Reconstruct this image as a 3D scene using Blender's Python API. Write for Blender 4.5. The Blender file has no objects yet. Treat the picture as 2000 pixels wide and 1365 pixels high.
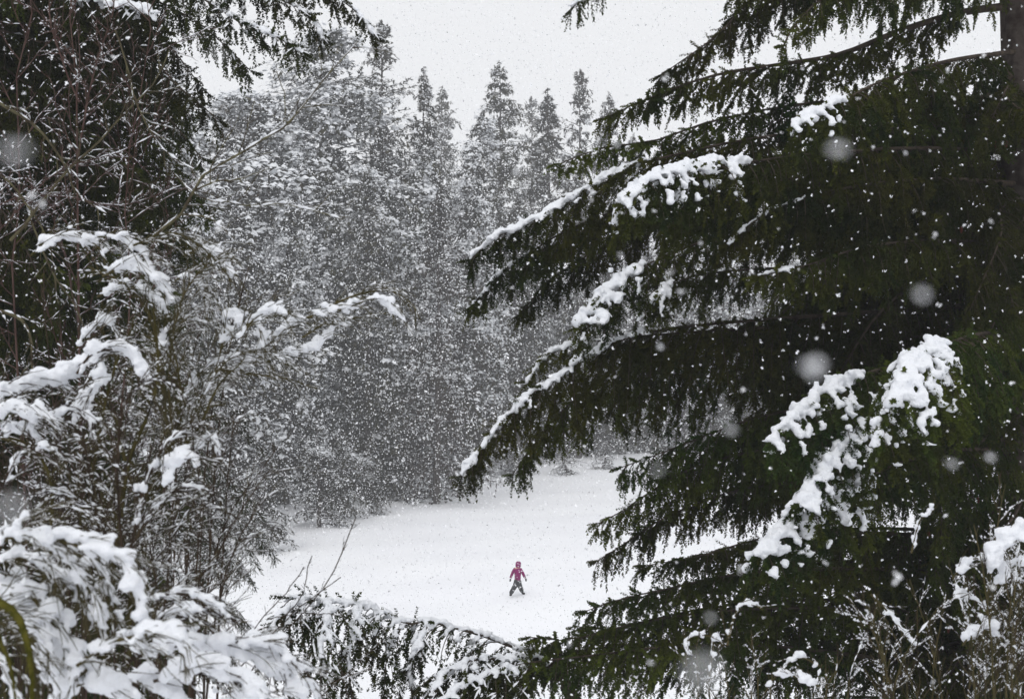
import bpy, bmesh, math, random
import numpy as np
from mathutils import Vector, Matrix

# ------------------------------------------------------------------ camera, sky, sun, exposure
scene = bpy.context.scene
F, CAMZ = 2747.5, 9.65                     # focal length in photo pixels, height over the field
cd = bpy.data.cameras.new('camera')
cam = bpy.data.objects.new('camera', cd)
scene.collection.objects.link(cam)
cam.location = (0, 0, CAMZ)
cam.rotation_euler = (math.radians(90), 0, 0)
cd.sensor_width = 36
cd.lens = 36 * F / 2000
cd.clip_start = 0.05
cd.clip_end = 2000
cd.dof.use_dof = True
cd.dof.focus_distance = 22
cd.dof.aperture_fstop = 5.2
scene.camera = cam

world = bpy.data.worlds.new('World')
scene.world = world
world.use_nodes = True
nt = world.node_tree
nt.nodes.clear()
sky = nt.nodes.new('ShaderNodeTexSky')
sky.sky_type = 'NISHITA'
sky.sun_disc = False
sky.sun_elevation = math.radians(50)
sky.sun_rotation = math.radians(200)
hs = nt.nodes.new('ShaderNodeHueSaturation')
hs.inputs['Saturation'].default_value = 0.12
b1 = nt.nodes.new('ShaderNodeBackground')
b1.inputs['Strength'].default_value = 0.05
b2 = nt.nodes.new('ShaderNodeBackground')          # even cloud deck
b2.inputs['Color'].default_value = (0.965, 0.975, 1.0, 1)
b2.inputs['Strength'].default_value = .955
mx = nt.nodes.new('ShaderNodeMixShader')
mx.inputs[0].default_value = 0.85
ow = nt.nodes.new('ShaderNodeOutputWorld')
L_ = nt.links.new
L_(sky.outputs[0], hs.inputs['Color']); L_(hs.outputs[0], b1.inputs['Color'])
L_(b1.outputs[0], mx.inputs[1]); L_(b2.outputs[0], mx.inputs[2]); L_(mx.outputs[0], ow.inputs[0])

sd = bpy.data.lights.new('sun', 'SUN')
sd.energy = 0.8
sd.angle = math.radians(40)
sd.color = (1.0, 0.98, 0.95)
sun = bpy.data.objects.new('sun', sd)
scene.collection.objects.link(sun)
sun.rotation_euler = (math.radians(40), 0, math.radians(-20))
scene.view_settings.view_transform = 'Standard'
scene.view_settings.look = 'None'
scene.view_settings.exposure = 0.10
scene.view_settings.gamma = 1.0
scene.cycles.max_bounces = 6
scene.cycles.diffuse_bounces = 3
scene.cycles.glossy_bounces = 1
scene.cycles.transmission_bounces = 2
scene.cycles.volume_bounces = 1
scene.cycles.caustics_reflective = False
scene.cycles.caustics_refractive = False

HAZE = 0.00125
rng = np.random.default_rng(7)
Z3 = np.array([0., 0., 1.])

# ------------------------------------------------------------------ helpers
def P(px, py, D):
    return np.array([(px - 1000) / F * D, D, CAMZ - (py - 682.5) / F * D])

def nrm(v):
    return v / np.maximum(np.linalg.norm(v, axis=-1, keepdims=True), 1e-9)

def mesh_data(name, parts, mats, smooth=False):
    """parts: list of (verts Nx3, tris Mx3, material index)"""
    parts = [p for p in parts if len(p[0]) and len(p[1])]
    vs, fs, ms, o = [], [], [], 0
    for v, t, m in parts:
        vs.append(v); fs.append(t + o); ms.append(np.full(len(t), m, np.int32)); o += len(v)
    me = bpy.data.meshes.new(name)
    if not vs:
        return me
    v = np.concatenate(vs).astype(np.float32); t = np.concatenate(fs).astype(np.int32); m = np.concatenate(ms)
    me.vertices.add(len(v)); me.vertices.foreach_set('co', v.ravel())
    me.loops.add(len(t) * 3); me.loops.foreach_set('vertex_index', t.ravel())
    me.polygons.add(len(t))
    me.polygons.foreach_set('loop_start', np.arange(0, len(t) * 3, 3, dtype=np.int32))
    me.polygons.foreach_set('material_index', m)
    if smooth:
        me.polygons.foreach_set('use_smooth', np.ones(len(t), bool))
    for mm in mats:
        me.materials.append(mm)
    me.update(calc_edges=True)
    return me

def link(name, me, parent=None, loc=None, rot=None):
    o = bpy.data.objects.new(name, me)
    scene.collection.objects.link(o)
    if parent is not None:
        o.parent = parent
    if loc is not None:
        o.location = loc
    if rot is not None:
        o.rotation_euler = rot
    return o

def empty(name, loc, label, cat, group=None):
    o = link(name, None, None, loc)
    o.empty_display_size = 0.2
    o['label'] = label; o['category'] = cat
    if group:
        o['group'] = group
    return o

def shift(parts, loc):
    l = np.asarray(loc, float)
    return [(v - l, t, m) for v, t, m in parts]

def catmull(pts, n):
    pts = np.asarray(pts, float)
    q = np.vstack([2 * pts[0] - pts[1], pts, 2 * pts[-1] - pts[-2]])
    out = []
    for u in np.linspace(0, len(pts) - 1 - 1e-6, n * 4):
        i = int(u); f = u - i
        a, b, c, d = q[i], q[i + 1], q[i + 2], q[i + 3]
        out.append(.5 * ((2 * b) + (c - a) * f + (2 * a - 5 * b + 4 * c - d) * f * f + (3 * b - a - 3 * c + d) * f ** 3))
    out = np.array(out)
    s = np.r_[0, np.cumsum(np.linalg.norm(np.diff(out, axis=0), axis=1))]
    w = np.linspace(0, s[-1], n)
    return np.stack([np.interp(w, s, out[:, k]) for k in range(3)], 1)

def interp(C, idx, u):
    K = C.shape[1]
    x = np.clip(u, 0, 0.9999) * (K - 1)
    i = x.astype(int); f = (x - i)[:, None]
    a = C[idx, i]; b = C[idx, i + 1]
    return a * (1 - f) + b * f, nrm(b - a)

def tubes(C, R, m=5, squash=None):
    """C (N,K,3) centres, R (N,K) radii -> verts, tris"""
    N, K, _ = C.shape
    if N == 0:
        return np.zeros((0, 3)), np.zeros((0, 3), int)
    T = nrm(np.gradient(C, axis=1))
    ref = np.array([0.11, 0.07, 1.0])
    U = np.cross(T, ref); bad = np.linalg.norm(U, axis=-1) < .15
    U[bad] = np.cross(T[bad], np.array([1., 0.2, 0]))
    U = nrm(U); V = np.cross(U, T)
    a = np.arange(m) * 2 * math.pi / m
    ring = (np.cos(a)[None, None, :, None] * U[:, :, None, :] + np.sin(a)[None, None, :, None] * V[:, :, None, :])
    verts = C[:, :, None, :] + ring * (R[:, :, None, None] if R.ndim == 2 else R[..., None])
    i = (np.arange(N)[:, None, None] * K + np.arange(K - 1)[None, :, None]) * m
    j = np.arange(m)[None, None, :]; j2 = (j + 1) % m
    a0 = (i + j).ravel(); b0 = (i + j2).ravel(); c0 = (i + m + j2).ravel(); d0 = (i + m + j).ravel()
    tris = np.concatenate([np.stack([a0, b0, c0], 1), np.stack([a0, c0, d0], 1)])
    return verts.reshape(-1, 3), tris

def taper(N, K, r0, r1, p=1.0):
    t = np.linspace(0, 1, K) ** p
    return np.repeat((r0 + (r1 - r0) * t)[None], N, 0) if np.isscalar(r0) else r0[:, None] * (1 - t)[None] + (r1[:, None] if not np.isscalar(r1) else r1) * t[None]

def grow(C, rng, M, t0, t1, ang, lr, K=5, trop=(0, 0, 0), wig=.12, minlen=0, flat=0, lens=None):
    N = len(C)
    idx = np.repeat(np.arange(N), M)
    t = t0 + (t1 - t0) * ((np.tile(np.arange(M), N) + rng.random(N * M)) / M)
    p, T = interp(C, idx, t)
    R = rng.normal(size=(N * M, 3))
    if flat:
        R[:, 2] *= (1 - flat)
    R = nrm(R - (R * T).sum(1, keepdims=True) * T)
    A = (ang * rng.uniform(.6, 1.3, N * M))[:, None]
    d = nrm(T * np.cos(A) + R * np.sin(A))
    pl = np.linalg.norm(np.diff(C, axis=1), axis=2).sum(1)[idx]
    ln = (pl * lr if lens is None else np.full(N * M, lens)) * (1 - .55 * t) * rng.uniform(.5, 1.25, N * M)
    trop = np.asarray(trop, float)
    out = [p]
    for k in range(K - 1):
        d = nrm(d + trop / (K - 1) + wig * rng.normal(size=d.shape))
        p = p + d * (ln / (K - 1))[:, None]
        out.append(p)
    out = np.stack(out, 1)
    return out[ln > minlen]

def stamp(tv, tt, O, X, Y, Zv, sx, sr):
    """place template (x along length, y/z radial) at every frame"""
    N = len(O)
    v = (O[:, None, :] + tv[None, :, 0:1] * (X * sx[:, None])[:, None, :]
         + tv[None, :, 1:2] * (Y * sr[:, None])[:, None, :] + tv[None, :, 2:3] * (Zv * sr[:, None])[:, None, :])
    t = tt[None] + (np.arange(N) * len(tv))[:, None, None]
    return v.reshape(-1, 3), t.reshape(-1, 3)

def frames(X):
    Y = np.cross(Z3, X); bad = np.linalg.norm(Y, axis=1) < .1
    Y[bad] = np.cross(np.array([1., .3, 0]), X[bad])
    Y = nrm(Y); return Y, np.cross(X, Y)

# ---- templates
def needle_template(n, seed, wid=.17, fwd=.10):
    r = np.random.default_rng(seed)
    V, T = [], []
    for i in range(n):
        x = (i + r.random() * .6) / n
        a = i * 2.4 + r.random() * .7
        e = (.75 + .4 * r.random()) * (1 - .55 * max(0, x - .75) / .25)
        ca, sa = math.cos(a), math.sin(a)
        if sa > .8: e *= .8
        b = np.array([x, 0, 0]); w = np.array([0, -sa, ca]) * wid + np.array([.012, 0, 0])
        tip = np.array([x + fwd * (.6 + .8 * r.random()), ca * e, sa * e])
        k = len(V); V += [b - w, b + w, tip]; T.append([k, k + 1, k + 2])
    k = len(V)
    V += [np.array(q, float) for q in ((0, -.09, 0), (0, .09, 0), (1.05, 0, 0), (0, 0, .09), (0, 0, -.09))]
    T += [[k, k + 1, k + 2], [k + 3, k + 4, k + 2]]
    return np.array(V), np.array(T)

NT = [needle_template(18, s, .43) for s in range(4)]
NT_LOW = [needle_template(14, 10 + s, .48) for s in range(3)]
SLIP_V = np.array([[-.02, 0, .2], [.25, -.6, .1], [.3, .55, .1], [.42, .05, .95], [.75, -.5, .1], [1.02, .1, .1]])
SLIP_T = np.array([[0, 1, 3], [0, 3, 2], [1, 4, 3], [3, 4, 5], [3, 5, 2]])

def ico(sub):
    bm = bmesh.new(); bmesh.ops.create_icosphere(bm, subdivisions=sub, radius=1)
    v = np.array([x.co[:] for x in bm.verts]); t = np.array([[x.index for x in f.verts] for f in bm.faces]); bm.free()
    return v, t
ICO1, ICO2 = ico(1), ico(2)

def wob(v, f, ph=0.):
    x, y, z = v[:, 0] * f, v[:, 1] * f, v[:, 2] * f
    return (np.sin(x * 1.7 + ph + 1.3 * np.sin(y * 1.1 + z)) + np.sin(y * 2.1 + 2 * ph + 1.1 * np.sin(z * 1.3 + x)) + np.sin(z * 1.9 - ph + 1.2 * np.sin(x * .9 - y))) / 3

def blobs(c, r, rng, flat=.72):
    """rough lumps as separate balls, verts/tris"""
    v0, t0 = ICO1
    N = len(c)
    s = r[:, None, None] * np.array([1, 1, flat])[None, None] * (1 + .25 * rng.normal(size=(N, 1, 3)).clip(-1, 1))
    v = c[:, None, :] + v0[None] * s
    t = t0[None] + (np.arange(N) * len(v0))[:, None, None]
    return v.reshape(-1, 3), t.reshape(-1, 3)

def remesh(v, t, vox, amp=.25, fr=None, smooth=2):
    me = mesh_data('tmp', [(v, t, 0)], [])
    o = bpy.data.objects.new('tmp', me); scene.collection.objects.link(o)
    m = o.modifiers.new('r', 'REMESH'); m.mode = 'VOXEL'; m.voxel_size = vox
    if smooth:
        s = o.modifiers.new('s', 'SMOOTH'); s.iterations = smooth; s.factor = .5
    dg = bpy.context.evaluated_depsgraph_get()
    e = o.evaluated_get(dg).to_mesh()
    n = len(e.vertices)
    V = np.empty(n * 3, np.float32); e.vertices.foreach_get('co', V); V = V.reshape(-1, 3).astype(float)
    Nn = np.empty(n * 3, np.float32); e.vertices.foreach_get('normal', Nn); Nn = Nn.reshape(-1, 3)
    e.calc_loop_triangles()
    T = np.empty(len(e.loop_triangles) * 3, np.int32); e.loop_triangles.foreach_get('vertices', T); T = T.reshape(-1, 3)
    o.evaluated_get(dg).to_mesh_clear()
    bpy.data.objects.remove(o); bpy.data.meshes.remove(me)
    fr = fr or .8 / vox
    fr = fr / 3
    V = V + Nn * (wob(V, fr) * .6 + wob(V, fr * 2.3, 2.) * .4 + .3 * wob(V, fr * 5, 1.))[:, None] * vox * amp * 3
    return V, T

# ------------------------------------------------------------------ materials
def mat(name, base, rough=.8, spec=.2, var=None, vscale=3., bump=0., bscale=40., sss=0., rnd=0.):
    m = bpy.data.materials.new(name); m.use_nodes = True
    n = m.node_tree; bs = n.nodes['Principled BSDF']
    bs.inputs['Roughness'].default_value = rough
    bs.inputs['Specular IOR Level'].default_value = spec
    bs.inputs['Base Color'].default_value = (*base, 1)
    tc = n.nodes.new('ShaderNodeTexCoord')
    if var is not None:
        no = n.nodes.new('ShaderNodeTexNoise'); no.inputs['Scale'].default_value = vscale; no.inputs['Detail'].default_value = 3
        n.links.new(tc.outputs['Object'], no.inputs['Vector'])
        cr = n.nodes.new('ShaderNodeValToRGB')
        cr.color_ramp.elements[0].position = .35; cr.color_ramp.elements[0].color = (*base, 1)
        cr.color_ramp.elements[1].position = .65; cr.color_ramp.elements[1].color = (*var, 1)
        n.links.new(no.outputs['Fac'], cr.inputs['Fac'])
        src = cr.outputs['Color']
        if rnd:
            oi = n.nodes.new('ShaderNodeObjectInfo')
            h = n.nodes.new('ShaderNodeHueSaturation')
            mr = n.nodes.new('ShaderNodeMapRange'); mr.inputs['To Min'].default_value = 1 - rnd; mr.inputs['To Max'].default_value = 1 + rnd
            n.links.new(oi.outputs['Random'], mr.inputs['Value']); n.links.new(mr.outputs[0], h.inputs['Value'])
            mh = n.nodes.new('ShaderNodeMapRange'); mh.inputs['To Min'].default_value = .47; mh.inputs['To Max'].default_value = .515
            n.links.new(oi.outputs['Random'], mh.inputs['Value']); n.links.new(mh.outputs[0], h.inputs['Hue'])
            n.links.new(src, h.inputs['Color']); src = h.outputs['Color']
        n.links.new(src, bs.inputs['Base Color'])
    if bump:
        nb = n.nodes.new('ShaderNodeTexNoise'); nb.inputs['Scale'].default_value = bscale; nb.inputs['Detail'].default_value = 4
        n.links.new(tc.outputs['Object'], nb.inputs['Vector'])
        bp = n.nodes.new('ShaderNodeBump'); bp.inputs['Strength'].default_value = bump; bp.inputs['Distance'].default_value = .02
        n.links.new(nb.outputs['Fac'], bp.inputs['Height']); n.links.new(bp.outputs[0], bs.inputs['Normal'])
    return m

SNOW = mat('snow', (.86, .88, .92), .75, .15, bump=.9, bscale=38)
SNOWF = mat('snow_far', (.80, .82, .85), .9, .1)
FIELD = mat('field_snow', (.90, .91, .945), .8, .15, var=(.93, .94, .965), vscale=.15, bump=.25, bscale=1.2)
NEEDLE = mat('spruce_needles', (.016, .032, .007), .9, .04, var=(.064, .074, .010), vscale=1.6, rnd=.35)
NEEDLE_L = mat('fir_needles', (.013, .020, .006), .9, .04, var=(.036, .042, .010), vscale=2.0, rnd=.3)
NEEDLE_F = mat('far_needles', (.016, .018, .007), .9, .03, var=(.044, .036, .014), vscale=.5, rnd=.25)
NEEDLE_B = mat('far_brown_needles', (.022, .016, .010), .9, .03, var=(.040, .030, .018), vscale=.6, rnd=.25)
BARK = mat('bark', (.032, .023, .019), .9, .05, var=(.075, .062, .055), vscale=9, bump=.8, bscale=25)
BARK_F = mat('far_bark', (.06, .05, .045), .9, .1)
LIMB = mat('limb_bark', (.030, .022, .017), .9, .1, var=(.07, .055, .04), vscale=12)
RED = mat('red_brown_twig', (.050, .024, .020), .7, .2, var=(.09, .055, .045), vscale=8)
LICHEN = mat('lichen_bark', (.045, .034, .024), .9, .1, var=(.12, .11, .06), vscale=14)
BROOM = mat('broom_twig', (.045, .040, .014), .8, .1, var=(.085, .070, .030), vscale=10)
DARKTWIG = mat('dark_twig', (.022, .015, .010), .8, .1, var=(.055, .038, .024), vscale=9)
CONE = mat('cone', (.11, .03, .018), .7, .2)
FLAKE = mat('snowflake', (.93, .94, .96), .9, .05)

# ------------------------------------------------------------------ ground
def ground_z(x, y):
    slope = np.interp(y, [-60, 0, 3, 34, 38, 60], [CAMZ - 1.4, CAMZ - 1.75, CAMZ - 2.6, .15, 0, 0])
    return slope + np.where(y > 36, .10 * np.sin(x * .21 + 1) * np.sin(y * .13) + .05 * np.sin(x * .6 + y * .35) + .03 * np.sin(y * .9 - x * .4), 0) \
        + np.clip((y - 100) / 400, 0, 1) * 4
gx = np.concatenate([np.linspace(-600, -42, 30), np.linspace(-40, 40, 110), np.linspace(42, 600, 30)])
gy = np.concatenate([np.linspace(-60, 30, 30), np.linspace(31, 130, 140), np.linspace(135, 900, 40)])
GX, GY = np.meshgrid(gx, gy)
gv = np.stack([GX, GY, ground_z(GX, GY)], -1)
nx, ny = len(gx), len(gy)
# soft trodden hollows and low drifts in the clearing
for _ in range(60):
    cx, cy = rng.uniform(-14, 16), rng.uniform(40, 100)
    a = rng.uniform(-.07, .05); w = rng.uniform(.5, 2.2)
    gv[..., 2] += a * np.exp(-((GX - cx) ** 2 / (w * 2) ** 2 + (GY - cy) ** 2 / w ** 2))
ii = (np.arange(ny - 1)[:, None] * nx + np.arange(nx - 1)[None]).ravel()
gt = np.concatenate([np.stack([ii, ii + 1, ii + nx + 1], 1), np.stack([ii, ii + nx + 1, ii + nx], 1)])
g = link('ground', mesh_data('ground', [(gv.reshape(-1, 3), gt, 0)], [FIELD], True))
g['kind'] = 'structure'

def gz(x, y):
    return float(ground_z(np.array(float(x)), np.array(float(y))))

# ------------------------------------------------------------------ distant conifers
CLUMP_V = []; CLUMP_T = []
_r = np.random.default_rng(3)
for i in range(5):
    a = _r.uniform(-1.5, 1.5); x = _r.uniform(0, .55); e = _r.uniform(.3, .7)
    k = len(CLUMP_V)
    CLUMP_V += [[x, -.10, .03], [x + .05, .10, 0], [x + e, math.sin(a) * .45, -.22 * _r.random() + .05]]
    CLUMP_T.append([k, k + 1, k + 2])
CLUMP_V = np.array(CLUMP_V, float); CLUMP_T = np.array(CLUMP_T)
FS_V = np.array([[0, 0, .05], [.35, -.3, 0], [.4, .28, .02], [.45, 0, .22], [.95, .05, -.02]])
FS_T = np.array([[0, 1, 3], [0, 3, 2], [1, 4, 3], [3, 4, 2]])

def far_tree(seed, H, R, nb, droop=.9, up=.25, snowf=.5, shape=.8, bare=0.05, clump=.55, lean=0., M=9, irr=.25, ss=1.0, foot=True):
    r = np.random.default_rng(seed)
    K = 6
    tz = np.linspace(0, 1, 8)
    lx = lean * np.maximum(0, (tz - .6) / .4) ** 2
    trunk = np.stack([lx + .12 * np.sin(tz * 4 + seed), .1 * np.sin(tz * 3 + 2 * seed), tz * H], 1)[None]
    tr = tubes(trunk, taper(1, 8, H * .013 + .06, .02), 7)
    h = bare + (1 - bare) * r.random(nb) ** .85
    h[:nb // 40] = r.uniform(.93, .995, nb // 40)
    p, _ = interp(trunk, np.zeros(nb, int), h)
    az = r.uniform(0, 2 * math.pi, nb)
    lump = 1 + irr * np.sin(az * 2 + h * 9 + seed) + irr * .8 * np.sin(az * 3 - h * 17 + 2 * seed)
    L = (R * (1 - h) ** shape + .22 * (1 - h ** 6) + .08) * lump * r.uniform(.65, 1.15, nb)
    d = nrm(np.stack([np.cos(az), np.sin(az), np.full(nb, up) + .35 * h], 1))
    C = [p]
    for k in range(K - 1):
        d = nrm(d + np.array([0, 0, -droop / (K - 1)]) * (1.15 - .5 * h)[:, None] + .08 * r.normal(size=d.shape))
        p = p + d * (L / (K - 1))[:, None]; C.append(p)
    C = np.stack(C, 1)
    S1 = grow(C, r, M, .12, 1, .85, .42, 4, (0, 0, -.5), .12, .1, flat=.4)
    allc = np.concatenate([S1, C[:, ::2][:, :3].copy() if False else S1[:0]])
    pts = []
    for q, (u0, u1) in enumerate(((.1, .35), (.35, .6), (.6, .8), (.8, 1.0))):
        o, T = interp(S1, np.arange(len(S1)), r.uniform(u0, u1, len(S1)))
        pts.append((o, T))
    for u in (.25, .4, .55, .7, .85, .97):
        o, T = interp(C, np.arange(nb), np.clip(u + .05 * r.normal(size=nb), .05, .99)); pts.append((o, T))
    O = np.concatenate([a for a, b in pts]); X = nrm(np.concatenate([b for a, b in pts]) + .3 * r.normal(size=O.shape) + np.array([0, 0, -.15]))
    if foot:
        O[:, 2] = np.maximum(O[:, 2], .1)
    Y, W = frames(X)
    sz = .60 * clump * r.uniform(.6, 1.3, len(O)) * np.clip(.72 + .5 * (1 - O[:, 2] / H) * 3, .7, 1)
    fol = stamp(CLUMP_V, CLUMP_T, O, X, Y, W, sz, sz)
    # snow lies on the upper side, more of it on some boughs than others
    ph = O[:, 2] * 1.15 + 1.3 * np.sin(O[:, 0] * .9 + seed) + 1.3 * np.sin(O[:, 1] * 1.0 + 2 * seed)
    load = (.5 + .5 * np.sin(ph)) * (.5 + .5 * np.sin(O[:, 0] * 1.9 + O[:, 1] * 1.3 + O[:, 2] * .45 + seed))
    k = r.random(len(O)) < np.clip(snowf * (.08 + 4.2 * load ** 2.6) * np.clip(.2 + 2.0 * O[:, 2] / H + (H < 10), 0, 2.0), 0, .97)
    O2 = np.repeat(O[k], 2, 0) + r.normal(size=(k.sum() * 2, 3)) * np.array([.13, .13, .03]) * ss
    X2 = np.repeat(X[k], 2, 0); z2 = np.repeat(sz[k], 2)
    Xs = nrm(X2 * np.array([1, 1, .5]) + .5 * r.normal(size=O2.shape) * np.array([1, 1, .2])); Ys, Ws = frames(Xs)
    s2 = z2 * r.uniform(.3, .75, len(O2)) * ss
    sn = stamp(FS_V, FS_T, O2 + Ws * (z2 * .10)[:, None], Xs, Ys, Ws, s2 * .75, s2 * 1.2)
    br = tubes(C[:, ::2], taper(nb, 3, .05, .012), 3)
    return dict(trunk=tr, branches=br, foliage=fol, snow=sn)

def far_kind(key, mneedle, *a, **k):
    d = far_tree(*a, **k)
    return dict(trunk=mesh_data(key + '_trunk', [(*d['trunk'], 0)], [BARK_F], True),
                crown=mesh_data(key + '_crown', [(*d['foliage'], 0), (*d['branches'], 1)], [mneedle, BARK_F]),
                snow=mesh_data(key + '_snow', [(*d['snow'], 0)], [SNOWF]), H=a[1])

KINDS = {
 'broad': far_kind('broad', NEEDLE_F, 1, 27, 7.6, 400, droop=1.3, up=.45, snowf=.8, shape=.48, clump=.72, irr=.30, M=11, ss=1.9),
 'broad2': far_kind('broad2', NEEDLE_F, 21, 24, 6.8, 330, droop=1.4, up=.5, snowf=.8, shape=.5, clump=.72, irr=.35, M=11, ss=1.9),
 'loose': far_kind('loose', NEEDLE_F, 2, 34, 5.6, 230, droop=.8, up=.3, snowf=.38, shape=.62, clump=.7, irr=.25, M=9),
 'cone': far_kind('cone', NEEDLE_F, 3, 34, 6.2, 300, droop=.9, up=.1, snowf=.4, shape=.62, clump=.7, irr=.12, M=10),
 'spire': far_kind('spire', NEEDLE_F, 4, 30, 4.6, 250, droop=1.6, up=.2, snowf=.42, shape=.8, clump=.62, irr=.2, M=10),
 'weep': far_kind('weep', NEEDLE_F, 5, 26, 5.8, 250, droop=2.4, up=.5, snowf=.6, shape=.8, clump=.68, lean=1.6, irr=.3, M=10, ss=1.8),
 'brown': far_kind('brown', NEEDLE_B, 6, 28, 6.2, 230, droop=1.0, up=.3, snowf=.45, shape=.7, clump=.68, irr=.28, M=9, ss=1.1),
 'young': far_kind('young', NEEDLE_F, 8, 7, 2.3, 120, droop=1.0, up=.2, snowf=1.0, shape=.75, bare=.02, clump=.36, irr=.2, M=8),
 'young_brown': far_kind('young_brown', NEEDLE_B, 9, 4, 1.7, 80, droop=1.0, up=.25, snowf=1.2, shape=.7, bare=.02, clump=.28, irr=.25, M=7, ss=1.2),
}

def place(kind, px, top, D, label, rot=0., wide=1.0, base=None, name='conifer', cat='tree', group=None, H=None):
    k = KINDS[kind]
    x = (px - 1000) / F * D
    z0 = gz(x, D) - .1
    if H is None:
        H = CAMZ + (682.5 - top) / F * D - z0
    s = H / k['H']
    e = empty(name, (x, D, z0), label, cat, group)
    e.rotation_euler = (0, 0, rot); e.scale = (s * wide, s * wide, s)
    for part in ('trunk', 'crown', 'snow'):
        link(part, k[part], e)
    return e

FG = 'snowy conifers along the far side of the clearing'
place('broad', 630, 74, 97, 'broad rounded snow-flecked conifer rising right under the overhanging bough tips', 0.4, 1.15, group=FG)
place('broad2', 490, 185, 92, 'wide snow-covered conifer standing left of the broad rounded one, partly behind bare twigs', 1.9, 1.15, group=FG)
place('loose', 748, 42, 108, 'tallest hazy conifer with loose open branches and a thin bare top', .2, .95, group=FG)
place('spire', 826, 130, 102, 'narrow dark spire conifer with drooping shoulders beside the tallest hazy one', 2.0, .9, group=FG)
place('cone', 863, 168, 165, 'small pale foggy conifer showing in the gap right of the narrow spire', .7, .8, group=FG)
place('weep', 905, 215, 112, 'conifer whose thin top bends over sideways like a hook', math.pi * 0.02, .95, group=FG)
place('cone', 978, 122, 122, 'large dense pyramid-shaped conifer in the middle of the skyline', 3.0, .95, group=FG)
place('loose', 1040, 190, 190, 'faintest conifer almost lost in the fog right of the middle pyramid-shaped one', 1.0, .8, group=FG)
place('spire', 1074, 172, 126, 'dark sharp-pointed conifer right of the middle pyramid-shaped one', 4.0, 1.2, group=FG)
place('loose', 1131, 138, 135, 'slim open conifer with tiered branches, tallest near the right boughs', 3.2, .8, group=FG)
place('cone', 1187, 182, 138, 'slender hazy conifer beside the slim tiered one, nearest to the right boughs', 5.0, .7, group=FG)
place('cone', 1240, 262, 140, 'hazy conifer whose top is partly hidden by the dark right boughs', 2.2, .8, group=FG)
place('brown', 750, 255, 101, 'brownish conifer in front of the tallest hazy one', 1.2, 1.0, group=FG)
place('weep', 800, 300, 98, 'drooping conifer with snow running down its right-hand edge', .9, 1.1, group=FG)
place('weep', 925, 330, 108, 'shorter drooping conifer with thick snow on its arched boughs under the hooked top', 1.9, .95, group=FG)
place('broad2', 700, 330, 94, 'heavily loaded conifer with white snow shelves across its middle', 3.9, .85, group=FG)
place('broad', 560, 400, 87, 'nearest big conifer behind the snowy left shrubs', 2.9, .8, group=FG)
place('brown', 420, 330, 84, 'brownish snowy conifer behind the lichen-covered branch on the left', .3, 1.0, group=FG)
place('broad', 320, 150, 74, 'big conifer seen through the bare twigs at the upper left', 5.1, 1.0, group=FG)
place('broad2', 150, 200, 70, 'conifer hidden behind the dense reddish twigs at the far left', 2.1, 1.0, group=FG)
place('cone', 1010, 380, 117, 'mid-height shaded conifer below the middle pyramid-shaped one', .5, 1.0, group=FG)
place('spire', 1130, 330, 122, 'shaded conifer just above the snow-laden right bough', 1.5, 1.2, group=FG)
place('young', 725, 858, 82.5, 'young conifer with low skirts at the left edge of the field, snow on its tips', .3, 1.0, name='young_conifer', cat='young tree')
place('young', 620, 820, 76, 'dense young conifer at the near left corner of the forest edge', 1.3, 1.1, name='young_conifer', cat='young tree')
place('young_brown', 800, 838, 89, 'small brownish conifer spreading over the snow left of the bough tip', 2.3, 1.1, name='young_conifer', cat='young tree')
place('young_brown', 885, 832, 96, 'pale brownish sapling directly behind the long bough tip', 4.3, .9, name='young_conifer', cat='young tree')
place('young_brown', 1003, 862, 107, 'low bushy sapling under the fringe of the long bough', 1.1, 1.6, name='young_conifer', cat='young tree')
place('young_brown', 1107, 860, 106.5, 'separate small rounded bush at the far edge of the field', 5.3, 1.2, name='young_conifer', cat='young tree')
place('young', 515, 870, 68, 'snowy young conifer left of the field where the forest edge comes nearest', 5.9, 1.1, name='young_conifer', cat='young tree')
place('young_brown', 845, 872, 94, 'tiny snow-frosted sapling between the brownish conifer and the long bough tip', 2.9, 1.3, name='young_conifer', cat='young tree')
place('young_brown', 940, 868, 101, 'snow-frosted bush just right of the long bough tip at the edge of the field', .9, 1.4, name='young_conifer', cat='young tree')
place('young', 672, 842, 79.5, 'snow-tipped young conifer between the two largest young ones at the near forest edge', 2.2, 1.0, name='young_conifer', cat='young tree')
place('young_brown', 1180, 862, 112, 'frosted bush at the far edge of the field nearest the dark right boughs', 3.6, 1.4, name='young_conifer', cat='young tree')
# trees one behind another, filling the wood
WG = 'trees standing deeper in the snowy wood'
WL = 'dim snow-flecked conifer standing deeper in the wood behind the front trees'
kk = ['cone', 'spire', 'brown', 'loose', 'broad2', 'weep']
deep = []
for i, px in enumerate(np.linspace(-120, 2150, 34)):
    D = rng.uniform(118, 150) if px > 850 else rng.uniform(86, 120)
    top = rng.uniform(330, 430) if 800 < px < 1300 else rng.uniform(240, 360)
    deep.append((px + rng.uniform(-20, 20), top, D, i))
for i, px in enumerate(np.linspace(380, 1500, 24)):
    D = np.interp(px, [380, 640, 800, 1000, 1500], [89, 100, 113, 127, 131]) + rng.uniform(0, 5)
    deep.append((px + rng.uniform(-15, 15), rng.uniform(520, 640), D, i + 1))
for i, px in enumerate(np.linspace(480, 1500, 24)):
    D = np.interp(px, [380, 640, 800, 1000, 1500], [88, 99, 111, 124, 128]) + rng.uniform(0, 3)
    deep.append((px + rng.uniform(-15, 15), rng.uniform(700, 790), D, i + 3))
for px, top, D, i in deep:
    small = top > 650
    place('young' if small else kk[i % 6], px, top, D, WL, rng.uniform(0, 6.3), rng.uniform(.85, 1.05) * (1.0 if not small else 1.2), group=WG)

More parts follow.
